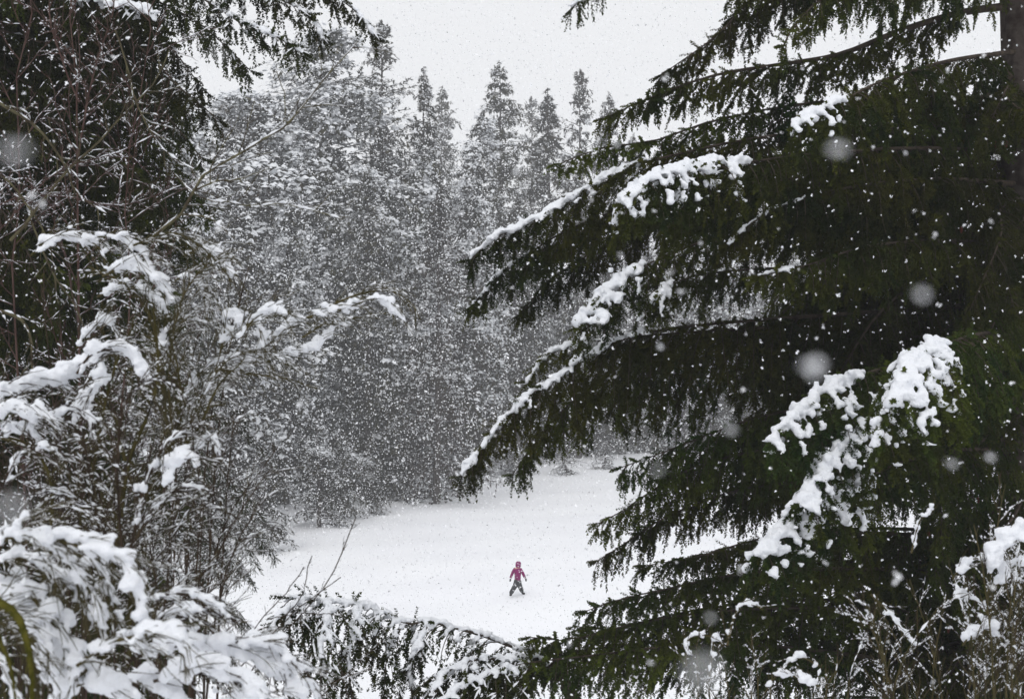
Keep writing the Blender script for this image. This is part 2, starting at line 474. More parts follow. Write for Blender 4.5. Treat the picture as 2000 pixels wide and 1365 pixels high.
# ------------------------------------------------------------------ near conifer boughs
def bough(path, rng, sec_len=.8, gap=.06, droop=1.0, tw=.19, dens=18, hang=.35, rad=.022, limb=.03, lateral=.75, fwd=.7, dust=0., low=False,
          pend=.15, tfull=.12, tipl=.25):
    C = catmull(path, 24)
    L = np.linalg.norm(np.diff(C, axis=0), axis=1).sum()
    n = max(6, int(L * (1 - tfull) / gap))
    t = tfull + (1 - tfull) * (np.arange(n) + rng.random(n) * .8) / n
    t = np.clip(t, 0, .995)
    p, T = interp(C[None], np.zeros(n, int), t)
    side = np.where(np.arange(n) % 2 == 0, 1., -1.)[:, None]
    S = nrm(np.cross(T, Z3)) * side
    d = nrm(T * fwd + S * lateral * rng.uniform(.5, 1.2, (n, 1)) + Z3 * rng.uniform(-.45, .05, (n, 1)) + .15 * rng.normal(size=(n, 3)))
    prof = np.minimum(1, (1 - t) * 2.4 + tipl) * np.minimum(1, .35 + t * 2.5)
    Ls = sec_len * prof * rng.uniform(.6, 1.2, n)
    K = 7
    sec = [p]
    for k in range(K - 1):
        d = nrm(d + np.array([0, 0, -droop / (K - 1)]) + .07 * rng.normal(size=d.shape))
        p = p + d * (Ls / (K - 1))[:, None]; sec.append(p)
    sec = np.stack(sec, 1)
    m = np.maximum(3, (Ls * dens).astype(int))
    idx = np.repeat(np.arange(n), m)
    u = rng.uniform(.06, 1.0, len(idx))
    # every secondary ends in a twig
    idx = np.concatenate([idx, np.arange(n)]); u = np.concatenate([u, np.full(n, .98)])
    o, Ts = interp(sec, idx, u)
    sd2 = np.where(rng.random(len(idx)) < .5, 1., -1.)[:, None]
    Sx = nrm(np.cross(Ts, Z3)) * sd2
    dr = nrm(Ts * .8 + Sx * rng.uniform(.3, 1.0, (len(idx), 1)) - Z3 * hang * rng.uniform(.3, 1.6, (len(idx), 1)) + .18 * rng.normal(size=(len(idx), 3)))
    pm = rng.random(len(idx)) < pend
    dr[pm] = nrm(dr[pm] * .25 - Z3 * 1.0)
    dr[-n:] = nrm(Ts[-n:] - Z3 * hang * .4)
    ln = tw * rng.uniform(.6, 1.25, len(idx)) * (1 - .35 * u)
    ln[pm] *= 1.5
    # twigs along the limb's outer end
    nl = int(L * 14)
    tl = rng.uniform(.45, .995, nl)
    o2, T2 = interp(C[None], np.zeros(nl, int), tl)
    d2 = nrm(T2 * .7 + .8 * rng.normal(size=T2.shape) - Z3 * .25)
    d2[:3] = T2[:3]; o2[:3] = C[-1]
    o = np.concatenate([o, o2]); dr = np.concatenate([dr, d2]); ln = np.concatenate([ln, tw * .7 * rng.uniform(.7, 1.2, nl)])
    Y, W = frames(dr)
    rr = rad * rng.uniform(.85, 1.15, len(o))
    fol = []
    TT = NT_LOW if low else NT
    w = rng.integers(0, len(TT), len(o))
    for q, (tv, tt) in enumerate(TT):
        s = w == q
        fol.append((*stamp(tv, tt, o[s], dr[s], Y[s], W[s], ln[s], rr[s]), 0))
    wood = [(*tubes(C[None], taper(1, 24, limb, .004, .8), 7), 1),
            (*tubes(sec, taper(n, K, .0055, .002), 3), 1)]
    out = dict(fol=fol + wood, C=C, sec=sec, L=L)
    if dust:
        # a thin line of snow on the upper side of the twigs that lie level enough
        hi = (np.abs(dr[:, 2]) < .8) & (rng.random(len(o)) < dust)
        Ys, Ws = frames(dr[hi])
        out['dust'] = stamp(SLIP_V, SLIP_T, o[hi] + Z3 * rad * .55, dr[hi], Ys, Ws, ln[hi] * rng.uniform(.5, 1., hi.sum()), rad * .62 * rng.uniform(.6, 1.3, hi.sum()))
    return out

def snow_on(b, rng, t0, t1, r=.05, umax=.6, prob=.8, limb=True, vox=.02, lat=1.0):
    """popcorn-like snow load over the limb and the first part of its side shoots"""
    cs, rs = [], []
    if limb:
        k = int(b['L'] * (t1 - t0) / (r * .7)) + 2
        q, _ = interp(b['C'][None], np.zeros(k, int), np.linspace(t0, t1, k))
        cs.append(q + Z3 * r * .5 + rng.normal(size=q.shape) * r * .25); rs.append(r * rng.uniform(.6, 1.15, k))
    n = len(b['sec'])
    tt = np.linspace(.12, 1, n)
    for i in range(n):
        if not (t0 <= tt[i] <= t1) or rng.random() > prob:
            continue
        sl = np.linalg.norm(np.diff(b['sec'][i], axis=0), axis=1).sum()
        um = umax * rng.uniform(.5, 1.2)
        k = int(sl * um / (r * .6)) + 1
        u = np.linspace(.0, min(um, .95), k) if k > 1 else np.array([.2])
        q, Tq = interp(b['sec'][i][None], np.zeros(k, int), u)
        keep = np.sin(u * 14 + i * 2.1) > -.75
        q = q[keep]
        cs.append(q + Z3 * r * .45 + rng.normal(size=q.shape) * r * .2); rs.append((r * rng.uniform(.35, 1.15, k) * (1 - .4 * u))[keep])
    c = np.concatenate(cs); rr = np.concatenate(rs) * .8
    j = rng.integers(0, len(c), len(c) * 3)
    off = rng.normal(size=(len(j), 3)) * np.array([1, 1, .55]) * rr[j][:, None] * .85
    c = np.concatenate([c, c[j] + off]); rr = np.concatenate([rr, rr[j] * rng.uniform(.3, .62, len(j))])
    v, t = blobs(c, rr, rng)
    return remesh(v, t, vox * .88, amp=.35, smooth=1)

def cone_mesh():
    K = 8
    z = np.linspace(0, -1, K); r = np.array([.25, .8, 1, 1, .95, .85, .6, .05]) * .16
    C = np.stack([z * 0, z * 0, z * .09], 1)[None]
    v, t = tubes(C, (r * .09 * 1.3)[None], 8)
    return mesh_data('cone', [(v, t, 0)], [CONE], True)
CONE_ME = cone_mesh()

def add_bough(tree, loc, b, snow=None, name='branch', needle=NEEDLE, label=None):
    br = link(name, mesh_data(name, [(v - loc, t, m) for v, t, m in b['fol']], [needle, LIMB]), tree)
    if label:
        br['label'] = label
    if snow is not None:
        v, t = snow
        link('snow', mesh_data('snow', [(v - loc, t, 0)], [SNOW], True), br)['kind'] = 'stuff'
    if 'dust' in b and len(b['dust'][0]):
        v, t = b['dust']
        link('snow', mesh_data('snow', [(v - loc, t, 0)], [SNOW], True), br)['kind'] = 'stuff'
    return br

r_ = np.random.default_rng(11)
TX, TD = (2003 - 1000) / F * 14.2, 14.2
tb = np.array([TX, TD, gz(TX, TD) - .3])
spruce = empty('spruce_tree', tb, 'huge dark spruce at the right edge, its long boughs drooping across the clearing', 'tree')
tp = np.array([[0, 0, 0], [.03, .02, 3], [0, 0, 7], [-.02, .03, 11], [0, 0, 16], [.02, 0, 22]], float)
tc = catmull(tp, 60)[None]
tv, tt = tubes(tc, taper(1, 60, .30, .10), 28)
ang = np.arctan2(tv[:, 1], tv[:, 0])
tv[:, :2] *= (1 + .05 * np.sin(ang * 9 + 3 * np.sin(tv[:, 2] * 2.2)) + .03 * np.sin(ang * 17 + tv[:, 2] * 5))[:, None]
link('trunk', mesh_data('trunk', [(tv, tt, 0)], [BARK], True), spruce)

def on_trunk(py, D=14.2):
    return (2000, py, D)

# boughs whose outline shows: paths from trunk to tip (photo column, row, metres away)
B = [
 # path, sec_len, droop, kwargs, snow
 ([(2000, -80, 14.2), (1800, -90, 13.5), (1600, -60, 13), (1470, 0, 12.6), (1400, 70, 12.4), (1290, 148, 12.2)], .55, 1.2, {}, None),
 ([(1990, 10, 14.2), (1880, 25, 14), (1760, 60, 13.6), (1645, 105, 13.2), (1546, 123, 12.8), (1420, 142, 12.4), (1330, 168, 12.2), (1250, 200, 12.1), (1178, 232, 12)], .55, 1.1, dict(limb=.045), None),
 ([(1990, 190, 14.2), (1800, 195, 13.4), (1600, 200, 12.8), (1400, 235, 12.4), (1280, 275, 12.2), (1180, 288, 12.1), (1093, 320, 12)], .42, 1.1, {}, None),
 ([(2000, 260, 14.2), (1700, 250, 13), (1480, 270, 12.4), (1330, 300, 12.1), (1220, 330, 12), (1150, 365, 12), (1080, 410, 11.9), (1010, 448, 11.9), (955, 470, 11.8), (918, 508, 11.8)], .62, 1.6, {}, (.72, 1.0, .043, .45)),
 ([(1500, 330, 12.6), (1300, 380, 12.3), (1130, 440, 12.2), (1040, 490, 12.1), (975, 535, 12.1), (920, 600, 12)], .42, 1.3, dict(limb=.02), (.75, 1.0, .02, .12)),
 ([(1990, 300, 14.2), (1800, 290, 12.8), (1600, 300, 11.6), (1440, 320, 11.0), (1340, 328, 10.6), (1270, 350, 10.2), (1215, 400, 10.0)], .55, 2.6, dict(lateral=1.1, fwd=.5, tipl=.5), (.74, 1.0, .058, 1.1)),
 ([(2000, 420, 14.2), (1700, 420, 13), (1450, 450, 12.2), (1300, 500, 11.9), (1215, 545, 11.7), (1165, 590, 11.6), (1128, 640, 11.5)], .5, 2.0, dict(lateral=1.1, tipl=.6), (.85, 1.0, .062, 1.1)),
 ([(1600, 520, 12.4), (1420, 530, 12.1), (1320, 550, 11.8), (1270, 590, 11.6)], .34, 1.8, dict(limb=.015, tipl=.6), (.8, 1.0, .045, 1.0)),
 ([(2000, 590, 14.2), (1700, 610, 13.2), (1420, 630, 12.4), (1260, 650, 12.1), (1150, 690, 11.9), (1080, 740, 11.8), (1010, 790, 11.7), (950, 860, 11.6), (900, 930, 11.5)], .95, 1.9, dict(tfull=.25, tipl=.16), (.68, 1.0, .036, .32)),
 ([(1500, 640, 12.6), (1330, 650, 12.3), (1180, 665, 12.2), (1110, 675, 12.1), (1062, 700, 12.1), (1030, 745, 12.1)], .25, 1.2, dict(limb=.014), (.55, 1.0, .03, .5)),
 ([(1990, 760, 14.2), (1700, 780, 13.2), (1500, 810, 12.6), (1380, 850, 12.3), (1290, 885, 12.1), (1215, 912, 12)], .7, 1.6, dict(pend=.3), None),
 ([(1990, 860, 14.2), (1700, 860, 13.2), (1480, 880, 12.6), (1350, 915, 12.3), (1270, 960, 12.1), (1220, 995, 12), (1168, 1022, 11.9)], .5, 1.5, dict(pend=.35), None),
 ([(1900, 940, 14), (1600, 940, 13), (1430, 960, 12.6), (1300, 1010, 12.3), (1230, 1055, 12.1), (1166, 1096, 12)], .42, 1.4, dict(pend=.4), None),
 ([(1990, 1060, 14.2), (1700, 1040, 13.2), (1500, 1050, 12.6), (1370, 1085, 12.2), (1262, 1104, 12)], .5, .9, {}, None),
 ([(1990, 1130, 14.2), (1700, 1110, 13), (1450, 1120, 12.3), (1300, 1150, 12), (1210, 1170, 11.9), (1142, 1194, 11.8)], .5, .9, {}, None),
 ([(1990, 1220, 14.2), (1700, 1190, 13), (1450, 1190, 12.3), (1250, 1215, 11.9), (1120, 1248, 11.7), (1038, 1244, 11.6)], .55, .9, {}, None),
 ([(1990, 1330, 14.2), (1600, 1270, 12.8), (1350, 1260, 12), (1150, 1280, 11.6), (1000, 1300, 11.4), (880, 1345, 11.3)], .6, 1.1, {}, None),
 ([(1990, 660, 14.2), (1940, 650, 12.6), (1880, 660, 11.2), (1820, 685, 10.3), (1775, 710, 9.8), (1750, 780, 9.5)], .62, 2.6, dict(lateral=1.3, fwd=.4, tipl=.7), (.76, 1.0, .066, 1.1)),
 ([(1990, 680, 14.2), (1850, 690, 12.6), (1720, 720, 11.4), (1620, 760, 10.8), (1550, 820, 10.4), (1510, 865, 10.2)], .5, 2.2, dict(lateral=1.2, fwd=.5, tipl=.6), (.74, 1.0, .06, 1.0)),
 ([(1990, 780, 14.2), (1850, 780, 12.4), (1740, 810, 11.2), (1650, 870, 10.6), (1600, 930, 10.3), (1560, 985, 10.1)], .42, 2.0, dict(lateral=1.1, fwd=.5, tipl=.6), (.62, 1.0, .066, 1.0)),
 ([(1990, 880, 14.2), (1850, 880, 12.4), (1720, 920, 11.2), (1600, 990, 10.5), (1530, 1040, 10.2), (1480, 1085, 10)], .5, 2.0, dict(lateral=1.1, fwd=.5, tipl=.6), (.72, 1.0, .062, .9)),
 ([(1990, 100, 14.2), (1850, 120, 12.8), (1720, 160, 11.8), (1650, 195, 11.2), (1600, 215, 11), (1550, 250, 10.8)], .5, 2.2, dict(lateral=1.3, fwd=.4, tipl=.6), (.86, 1.0, .05, .8)),
 ([(2000, -60, 14.2), (1850, -40, 13), (1720, -30, 12.4), (1620, -10, 12), (1560, 40, 11.8), (1530, 90, 11.7)], .5, 1.5, dict(pend=.5, gap=.09), None),
 ([(2000, -150, 14.2), (1800, -90, 13.4), (1640, -60, 13), (1500, -50, 12.6), (1430, -20, 12.4)], .5, 1.6, dict(pend=.5), None),
 ([(2000, 360, 14.2), (1850, 350, 12.8), (1700, 360, 11.9), (1560, 390, 11.3), (1460, 440, 11), (1420, 480, 10.9)], .6, 1.5, {}, (.8, 1.0, .02, .15)),
 ([(2000, 480, 14.2), (1850, 470, 12.8), (1700, 480, 11.8), (1570, 520, 11.2), (1480, 540, 11)], .6, 1.5, {}, (.93, 1.0, .025, .3)),
 ([(2000, 120, 14.2), (1930, 190, 13.9), (1850, 188, 13.6), (1760, 180, 13.2), (1650, 200, 12.9), (1500, 240, 12.6)], .5, 1.0, dict(limb=.05), None),
]
trunkP = lambda py: None
for i, (path, sl, dr, kw, sn) in enumerate(B):
    pts = [P(*q) for q in path]
    if path[0][0] >= 1890:      # every main bough starts in the trunk
        pts[0] = np.array([TX - .05, TD, pts[0][2]])
    kw = dict(dict(dens=34, gap=.052, tw=.155, rad=.026, hang=.28), **kw)
    b = bough(pts, r_, sl, droop=dr, **kw)
    s = snow_on(b, r_, sn[0], sn[1], sn[2], umax=sn[3] * .9, prob=.85, vox=.02) if sn else None
    br = add_bough(spruce, tb, b, s, label='bough with a white load of snow on its end' if (sn and sn[2] > .04) else None)
    for q in range(1 if i in (3, 4, 5, 8, 10, 11, 13, 14, 15, 16) else 0):      # more boughs of the same shape behind it, set a little further back
        c = br.copy(); scene.collection.objects.link(c); c.parent = spruce
        c.location = (.42, .7, -.05)
        if 'label' in c: del c['label']
DVm = []
rq = np.random.default_rng(71)
for i in range(3):
    pp = [(0, 0, 0), (.6, .05, .1), (1.3, rq.uniform(-.1, .1), .06), (2.0, rq.uniform(-.2, .2), -.2), (2.6, rq.uniform(-.2, .2), -.6 - .1 * i)]
    b = bough(np.array(pp), rq, .5, droop=1.4, dens=20, gap=.08, low=True, dust=.10, rad=.026, pend=.2)
    DVm.append((mesh_data('branch', b['fol'], [NEEDLE, LIMB]), mesh_data('snow', [(*b['dust'], 0)], [SNOW], True)))
# shared boughs filling the body of the tree
VAR = []
for i in range(4):
    L = 3.4
    pp = [(0, 0, 0), (.8, .05, .12), (1.6, r_.uniform(-.1, .1), .1), (2.5, r_.uniform(-.2, .2), -.12), (L, r_.uniform(-.3, .3), -.55 - .1 * i)]
    b = bough(np.array(pp), r_, .62 + .05 * i, droop=1.5 + .2 * i, dens=32, gap=.055, low=True, pend=.25, tw=.16, rad=.026)
    VAR.append(mesh_data('branch', b['fol'], [NEEDLE, LIMB]))
for k in range(140):
    py = r_.uniform(-260, 1560)
    z = CAMZ - (py - 682.5) / F * 14.2 - tb[2]
    az = math.pi + r_.uniform(-1.25, 1.25)
    if r_.random() < .2: az = r_.uniform(-1, 1)
    reach = np.interp(py, [-300, 100, 250, 500, 900, 1000, 1150, 1600], [2.5, 2.1, 2.7, 3.2, 3.0, 2.8, 3.0, 3.9])
    if -150 < py < 230:
        reach *= .55
        if k % 3 or math.sin(az) < .1: continue
    br = link('branch', VAR[k % 4], spruce, (0, 0, z), (r_.uniform(-.2, .2), r_.uniform(-.1, .25), az))
    s = reach * r_.uniform(.75, 1.05) / 3.4
    br.scale = (s, s * 1.05, max(s, .75))
    if k % 5 == 2 and py > 230:
        br2 = link('branch', DVm[k % 3][0], spruce, (0, 0, z + .15), (r_.uniform(-.2, .2), r_.uniform(0, .2), az + .25)); s2 = s * 1.38
        br2.scale = (s2, s2, s2); link('snow', DVm[k % 3][1], br2)['kind'] = 'stuff'
    if k % 4 == 0:
        for q in range(3):
            c = link('cone', CONE_ME, br, (r_.uniform(1.5, 3.1), r_.uniform(-.4, .4), -.4 - r_.random() * .3))


# ------------------------------------------------------------------ left conifer and its overhanging boughs
LX, LD = (-260 - 1000) / F * 14.5, 14.5
lb = np.array([LX, LD, gz(LX, LD) - .3])
fir = empty('fir_tree', lb, 'dark conifer whose boughs fill the upper left corner and hang over the skyline', 'tree')
tv, tt = tubes(catmull([(0, 0, 0), (.05, 0, 6), (0, 0, 12), (0, 0, 18)], 40)[None], taper(1, 40, .26, .1), 20)
link('trunk', mesh_data('trunk', [(tv, tt, 0)], [BARK], True), fir)
r2 = np.random.default_rng(22)
BL = [
 ([(-260, -160, 14.5), (-50, -90, 13.5), (120, -30, 12.8), (220, 8, 12.5), (290, 22, 12.3), (318, 60, 12.2)], .5, 1.6, dict(dust=.3), (.55, .97, .055, .8)),
 ([(-260, -100, 14.5), (0, -40, 13.5), (160, 20, 13), (270, 90, 12.8), (350, 170, 12.6), (428, 235, 12.5)], .5, 1.4, dict(dust=.15), None),
 ([(-260, 0, 14.5), (0, 60, 13.6), (180, 120, 13), (300, 200, 12.8), (395, 310, 12.7)], .55, 1.4, dict(dust=.2), None),
 ([(-260, 160, 14.5), (0, 200, 13.6), (150, 260, 13.2), (260, 340, 13), (345, 440, 12.9)], .5, 1.3, dict(dust=.25), None),
 ([(-260, -200, 14.5), (100, -140, 13.4), (300, -50, 13), (400, 0, 12.8), (470, 45, 12.6), (520, 60, 12.5), (592, 104, 12.4)], .42, 1.4, dict(dust=.55, pend=.3), (.8, 1., .022, .4)),
 ([(-260, -250, 14.5), (100, -180, 13.4), (350, -90, 13), (480, -30, 12.8), (560, 5, 12.6), (610, 30, 12.5), (632, 80, 12.5)], .4, 1.4, dict(dust=.6, pend=.2), (.8, 1., .024, .5)),
 ([(-260, -280, 14.5), (150, -210, 13.4), (420, -120, 13), (560, -60, 12.8), (650, -10, 12.6), (700, 25, 12.5), (735, 75, 12.5)], .4, 1.3, dict(dust=.75, pend=.2), (.8, 1., .024, .5)),
 ([(-260, -150, 14.5), (100, -100, 13.6), (280, -10, 13.2), (380, 40, 13), (440, 90, 12.9), (490, 140, 12.8)], .4, 1.4, dict(dust=.35, pend=.4), None),
 ([(-260, -120, 14.5), (100, -60, 13.6), (250, 30, 13.3), (330, 90, 13.1), (400, 180, 13.0)], .45, 1.4, dict(dust=.2, pend=.4), None),
]
for i, (path, sl, dr, kw, sn) in enumerate(BL):
    b = bough([P(*q) for q in path], r2, sl, droop=dr, **dict(dict(dens=20, gap=.062, low=True, rad=.027), **kw))
    s = snow_on(b, r2, sn[0], sn[1], sn[2], umax=sn[3] * .9, prob=.85, vox=.02) if sn else None
    add_bough(fir, lb, b, s, needle=NEEDLE_L)
DV = []          # bough shapes dusted with snow, shared by several trees
for i in range(3):
    pp = [(0, 0, 0), (.6, .05, .1), (1.3, r2.uniform(-.1, .1), .06), (2.0, r2.uniform(-.2, .2), -.2), (2.6, r2.uniform(-.2, .2), -.6 - .1 * i)]
    b = bough(np.array(pp), r2, .5, droop=1.3, dens=18, gap=.07, low=True, dust=.55, rad=.024)
    DV.append((mesh_data('branch', b['fol'], [NEEDLE_L, LIMB]), mesh_data('snow', [(*b['dust'], 0)], [SNOW], True)))
for k in range(100):
    py = r2.uniform(-160, 1150)
    z = CAMZ - (py - 682.5) / F * 14.5 - lb[2]
    az = r2.uniform(-1.3, 1.2)
    br = link('branch', VAR[k % 4], fir, (0, 0, z), (r2.uniform(-.2, .2), r2.uniform(0, .3), az))
    s = np.interp(py, [-120, 300, 450, 600, 800, 1150], [1.02, 1.02, 1.0, .92, 1.05, 1.1]) * r2.uniform(.8, 1.05)
    br.scale = (s, s, max(.75, s))

def dusted_tree(name, px, D, ztop_py, n, reach, label, cat, az0, az1, pymin, pymax, seed, rad=.1):
    r = np.random.default_rng(seed)
    x = (px - 1000) / F * D; z0 = gz(x, D) - .2
    H = CAMZ + (682.5 - ztop_py) / F * D - z0
    e = empty(name, (x, D, z0), label, cat)
    tv, tt = tubes(np.array([[[0, 0, H * k / 7] for k in range(8)]], float) + .04 * r.normal(size=(1, 8, 3)), taper(1, 8, rad, .015), 10)
    link('trunk', mesh_data('trunk', [(tv, tt, 0)], [BARK], True), e)
    for k in range(n):
        py = pymin + (pymax - pymin) * (k + r.random()) / n
        z = CAMZ - (py - 682.5) / F * D - z0
        az = r.uniform(az0, az1)
        m, sm = DV[k % 3]
        s = reach / 2.6 * (.35 + .65 * np.clip((py - pymin) / (pymax - pymin) * 1.6, 0, 1)) * r.uniform(.8, 1.15)
        br = link('branch', m, e, (0, 0, z), (r.uniform(-.3, .3), r.uniform(0, .35), az)); br.scale = (s, s, s)
        link('snow', sm, br)['kind'] = 'stuff'
    return e
dusted_tree('young_spruce', 370, 24, 850, 34, 1.25, 'snow-dusted young spruce at the near left corner of the snowfield', 'young tree', -1.9, 1.9, 860, 1250, 31)
dusted_tree('young_spruce', 180, 21, 700, 36, 2.0, 'snow-dusted young spruce behind the brown broom stems at the far left', 'young tree', -2.6, 2.6, 720, 1300, 32)
dusted_tree('young_spruce', 330, 30, 560, 36, 2.4, 'snow-dusted young spruce rising behind the snowy broom arcs, left of the clearing', 'young tree', -2.6, 2.6, 580, 1050, 33)

# ------------------------------------------------------------------ snow-covered bough across the bottom middle
cx0 = P(560, 1165, 9.6)
low_base = np.array([*P(1010, 1400, 12.6)[:2], 0.]); low_base[2] = gz(low_base[0], low_base[1]) - .2
low = empty('low_spruce', low_base, 'low spruce whose snow-covered limb with hanging sprays crosses the bottom middle', 'tree')
tv, tt = tubes((catmull([tuple(low_base), tuple(P(1120, 1420, 12.5)), tuple(P(1100, 1330, 12.2)), tuple(P(1085, 1262, 12.))], 16) - low_base)[None], taper(1, 16, .11, .045), 12)
link('trunk', mesh_data('trunk', [(tv, tt, 0)], [BARK], True), low)
r3 = np.random.default_rng(5)
BC = [
 ([(1085, 1275, 12.0), (1020, 1268, 11.8), (950, 1243, 11.6), (890, 1226, 11.5), (830, 1212, 11.4), (795, 1218, 11.4), (740, 1192, 11.3), (690, 1180, 11.2), (620, 1170, 11.1), (560, 1168, 11)], .46, 2.0, dict(tfull=.04, tipl=.6), (.02, 1.0, .034, .75)),
 ([(1085, 1280, 12.0), (1000, 1285, 11.5), (920, 1290, 11.2), (870, 1315, 11), (840, 1350, 10.9)], .5, 1.5, dict(tfull=.05, tipl=.6), (.1, 1.0, .034, .8)),
 ([(1085, 1300, 12.0), (980, 1310, 11.2), (900, 1340, 10.9), (840, 1390, 10.8)], .45, 1.4, dict(tfull=.05, tipl=.6), (.3, 1.0, .034, .6)),
 ([(800, 1216, 11.4), (770, 1240, 11.3), (755, 1290, 11.2), (750, 1350, 11.2)], .3, 1.8, dict(limb=.007, tfull=.05, tipl=.6), (.05, .6, .03, .5)),
 ([(745, 1194, 11.3), (735, 1225, 11.2), (730, 1270, 11.2)], .22, 1.8, dict(limb=.007, tfull=.05, tipl=.6), (.05, .7, .028, .5)),
 ([(840, 1214, 11.4), (815, 1260, 11.2), (800, 1310, 11.2), (815, 1390, 11.2)], .28, 1.8, dict(limb=.007, tfull=.1, tipl=.6), (.05, .8, .03, .6)),
 ([(640, 1172, 11.1), (640, 1210, 10.8), (625, 1260, 10.7), (640, 1330, 10.7)], .45, 1.6, dict(limb=.007, tfull=.02, tipl=.6), (.05, .9, .03, .6)),
 ([(600, 1168, 11.1), (560, 1190, 10.8), (530, 1230, 10.7), (560, 1290, 10.6)], .4, 1.6, dict(limb=.007, tfull=.02, tipl=.6), (.05, .9, .03, .6)),
 ([(700, 1180, 11.2), (690, 1230, 11), (680, 1290, 11), (690, 1370, 11)], .4, 1.7, dict(limb=.007, tfull=.02, tipl=.6), (.05, .7, .03, .5)),
]
for path, sl, dr, kw, sn in BC:
    b = bough([P(*q) for q in path], r3, sl, droop=dr, **dict(dict(dens=20, gap=.06, low=True, dust=.4, limb=.018, rad=.026), **kw))
    add_bough(low, low_base, b, snow_on(b, r3, *sn[:3], umax=sn[3] * .8, prob=.8, vox=.017), needle=NEEDLE_L)
# bough tip hanging in at the top edge
b = bough([P(*q) for q in [(1480, -330, 12.5), (1330, -220, 12.3), (1210, -90, 12.1), (1118, 16, 12)]], r3, .22, droop=1.3, dens=22, gap=.06, low=True, tipl=.5)
add_bough(spruce, tb, b, snow_on(b, r3, .85, 1., .035, umax=.6, vox=.017), label='small snow-tipped bough end hanging in at the top edge of the sky')

# ------------------------------------------------------------------ shrubs: bare and broom twigs carrying snow
def snow_tubes(C, R, rng, s0, cover=.6, m=5, f=1.0, kf=2):
    """snow lying along level twigs, in broken lumpy lines"""
    N, K, _ = C.shape
    K2 = K * kf - 1
    x = np.linspace(0, K - 1, K2); i = np.minimum(x.astype(int), K - 2); fr = (x - i)[None, :, None]
    C2 = C[:, i] * (1 - fr) + C[:, i + 1] * fr
    R2 = R[:, i] * (1 - fr[..., 0]) + R[:, i + 1] * fr[..., 0]
    T = nrm(np.gradient(C2, axis=1))
    lev = np.clip((.93 - np.abs(T[..., 2])) * 3, 0, 1)
    ph = rng.uniform(0, 6.28, (N, 1)); k = np.arange(K2)[None]
    wave = .5 + .5 * np.sin(k * 1.9 * f + ph + 1.2 * np.sin(k * .8 + ph * 2.1))
    amt = np.clip((wave - (1 - cover)) / max(cover, .05) * 1.5, 0, 1) * lev * rng.uniform(.55, 1.2, (N, K2)) * rng.uniform(.4, 1.3, (N, 1))
    amt *= .85
    amt[:, 0] *= .4; amt[:, -1] *= .5
    SR = s0 * amt + 1e-4
    keep = amt.max(1) > .25
    v, t = tubes((C2 + Z3 * (R2 * .7 + SR * .45)[..., None])[keep], SR[keep], m)
    return v, t

def wig(C, rng, a):
    n = rng.normal(size=C.shape) * a; n[:, 0] = 0
    return C + np.cumsum(n, 1) * .5

def shrub(name, label, cat, origin, stems, rads, levels, mats, rng, snow0, cover, extra=None, group=None, stem_snow=1.6, kf=2, f=1.0):
    """stems: list of paths (world). levels: list of (M,t0,t1,ang,lr,K,trop,wig,r0,r1,minlen,flat)"""
    e = empty(name, origin, label, cat, group)
    S = np.stack([catmull(p, 14) for p in stems])
    S = wig(S, rng, .007)
    sn = []
    for i in range(len(S)):
        R = taper(1, 14, rads[i], max(.0025, rads[i] * .25))
        v, t = tubes(S[i:i + 1], R, 6)
        link('stem', mesh_data('stem', [(v - origin, t, 0)], [mats[0]], True), e)
        sn.append(snow_tubes(S[i:i + 1], R, rng, snow0 * stem_snow, min(.9, cover + .15), 6))
    cur = S; tw = []
    for (M, t0, t1, ang, lr, K, trop, wg, r0, r1, ml, flat) in levels:
        C = grow(cur, rng, M, t0, t1, ang, lr, K, trop, wg, ml, flat)
        R = taper(len(C), K, r0, r1)
        tw.append((*tubes(C, R, 3), 1 if len(tw) else 0))
        sn.append(snow_tubes(C, R, rng, snow0, cover, 3, f, kf))
        cur = C
    if extra is not None:
        tw += extra.get('twigs', []); sn += extra.get('snow', [])
    o = link('twigs', mesh_data('twigs', [(v - origin, t, m) for v, t, m in tw], mats), e); o['kind'] = 'stuff'
    o = link('snow', mesh_data('snow', [(v - origin, t, 0) for v, t in sn], [SNOW], True), e); o['kind'] = 'stuff'
    return e, S

rs = np.random.default_rng(77)
def base_at(px, D):
    x = (px - 1000) / F * D
    return np.array([x, D, gz(x, D) - .05])

def PP(D, *q):
    """path through photo columns/rows, with optional own distances"""
    return [P(a[0], a[1], a[2] if len(a) > 2 else D) for a in q]

# reddish bare saplings, upper left
o1 = base_at(150, 8.8)
st = [PP(8.8, (170, 1500), (160, 900), (158, 480), (155, 300), (152, 150), (140, 20), (150, -90)),
      PP(9.2, (60, 1500), (45, 900), (20, 520), (40, 350), (25, 180), (60, 20), (50, -90)),
      PP(9.0, (190, 1500), (230, 900), (262, 560), (250, 380), (275, 200), (300, 90), (285, -60)),
      PP(8.6, (150, 330), (165, 230), (190, 120), (220, 20), (215, -60)),
      PP(8.4, (155, 200), (120, 110), (100, 30), (105, -60)),
      PP(8.9, (-150, 700), (-60, 520), (30, 420), (120, 330), (230, 300), (330, 250)),
      PP(9.3, (-150, 500), (0, 400), (110, 380), (230, 400), (350, 360))]
shrub('bare_sapling', 'reddish bare sapling with upright stems and snow-lined twigs, upper left corner', 'sapling', o1, st,
      [.014, .012, .010, .007, .006, .008, .008],
      [(30, .25, .99, .95, .20, 6, (0, 0, .15), .12, .0045, .0022, .08, .2), (7, .1, .98, .75, .42, 4, (0, 0, .1), .14, .0026, .0014, .04, .2), (4, .1, .98, .7, .4, 3, (0, 0, 0), .12, .0016, .0011, .03, 0)],
      [RED, RED], rs, .0055, .38)
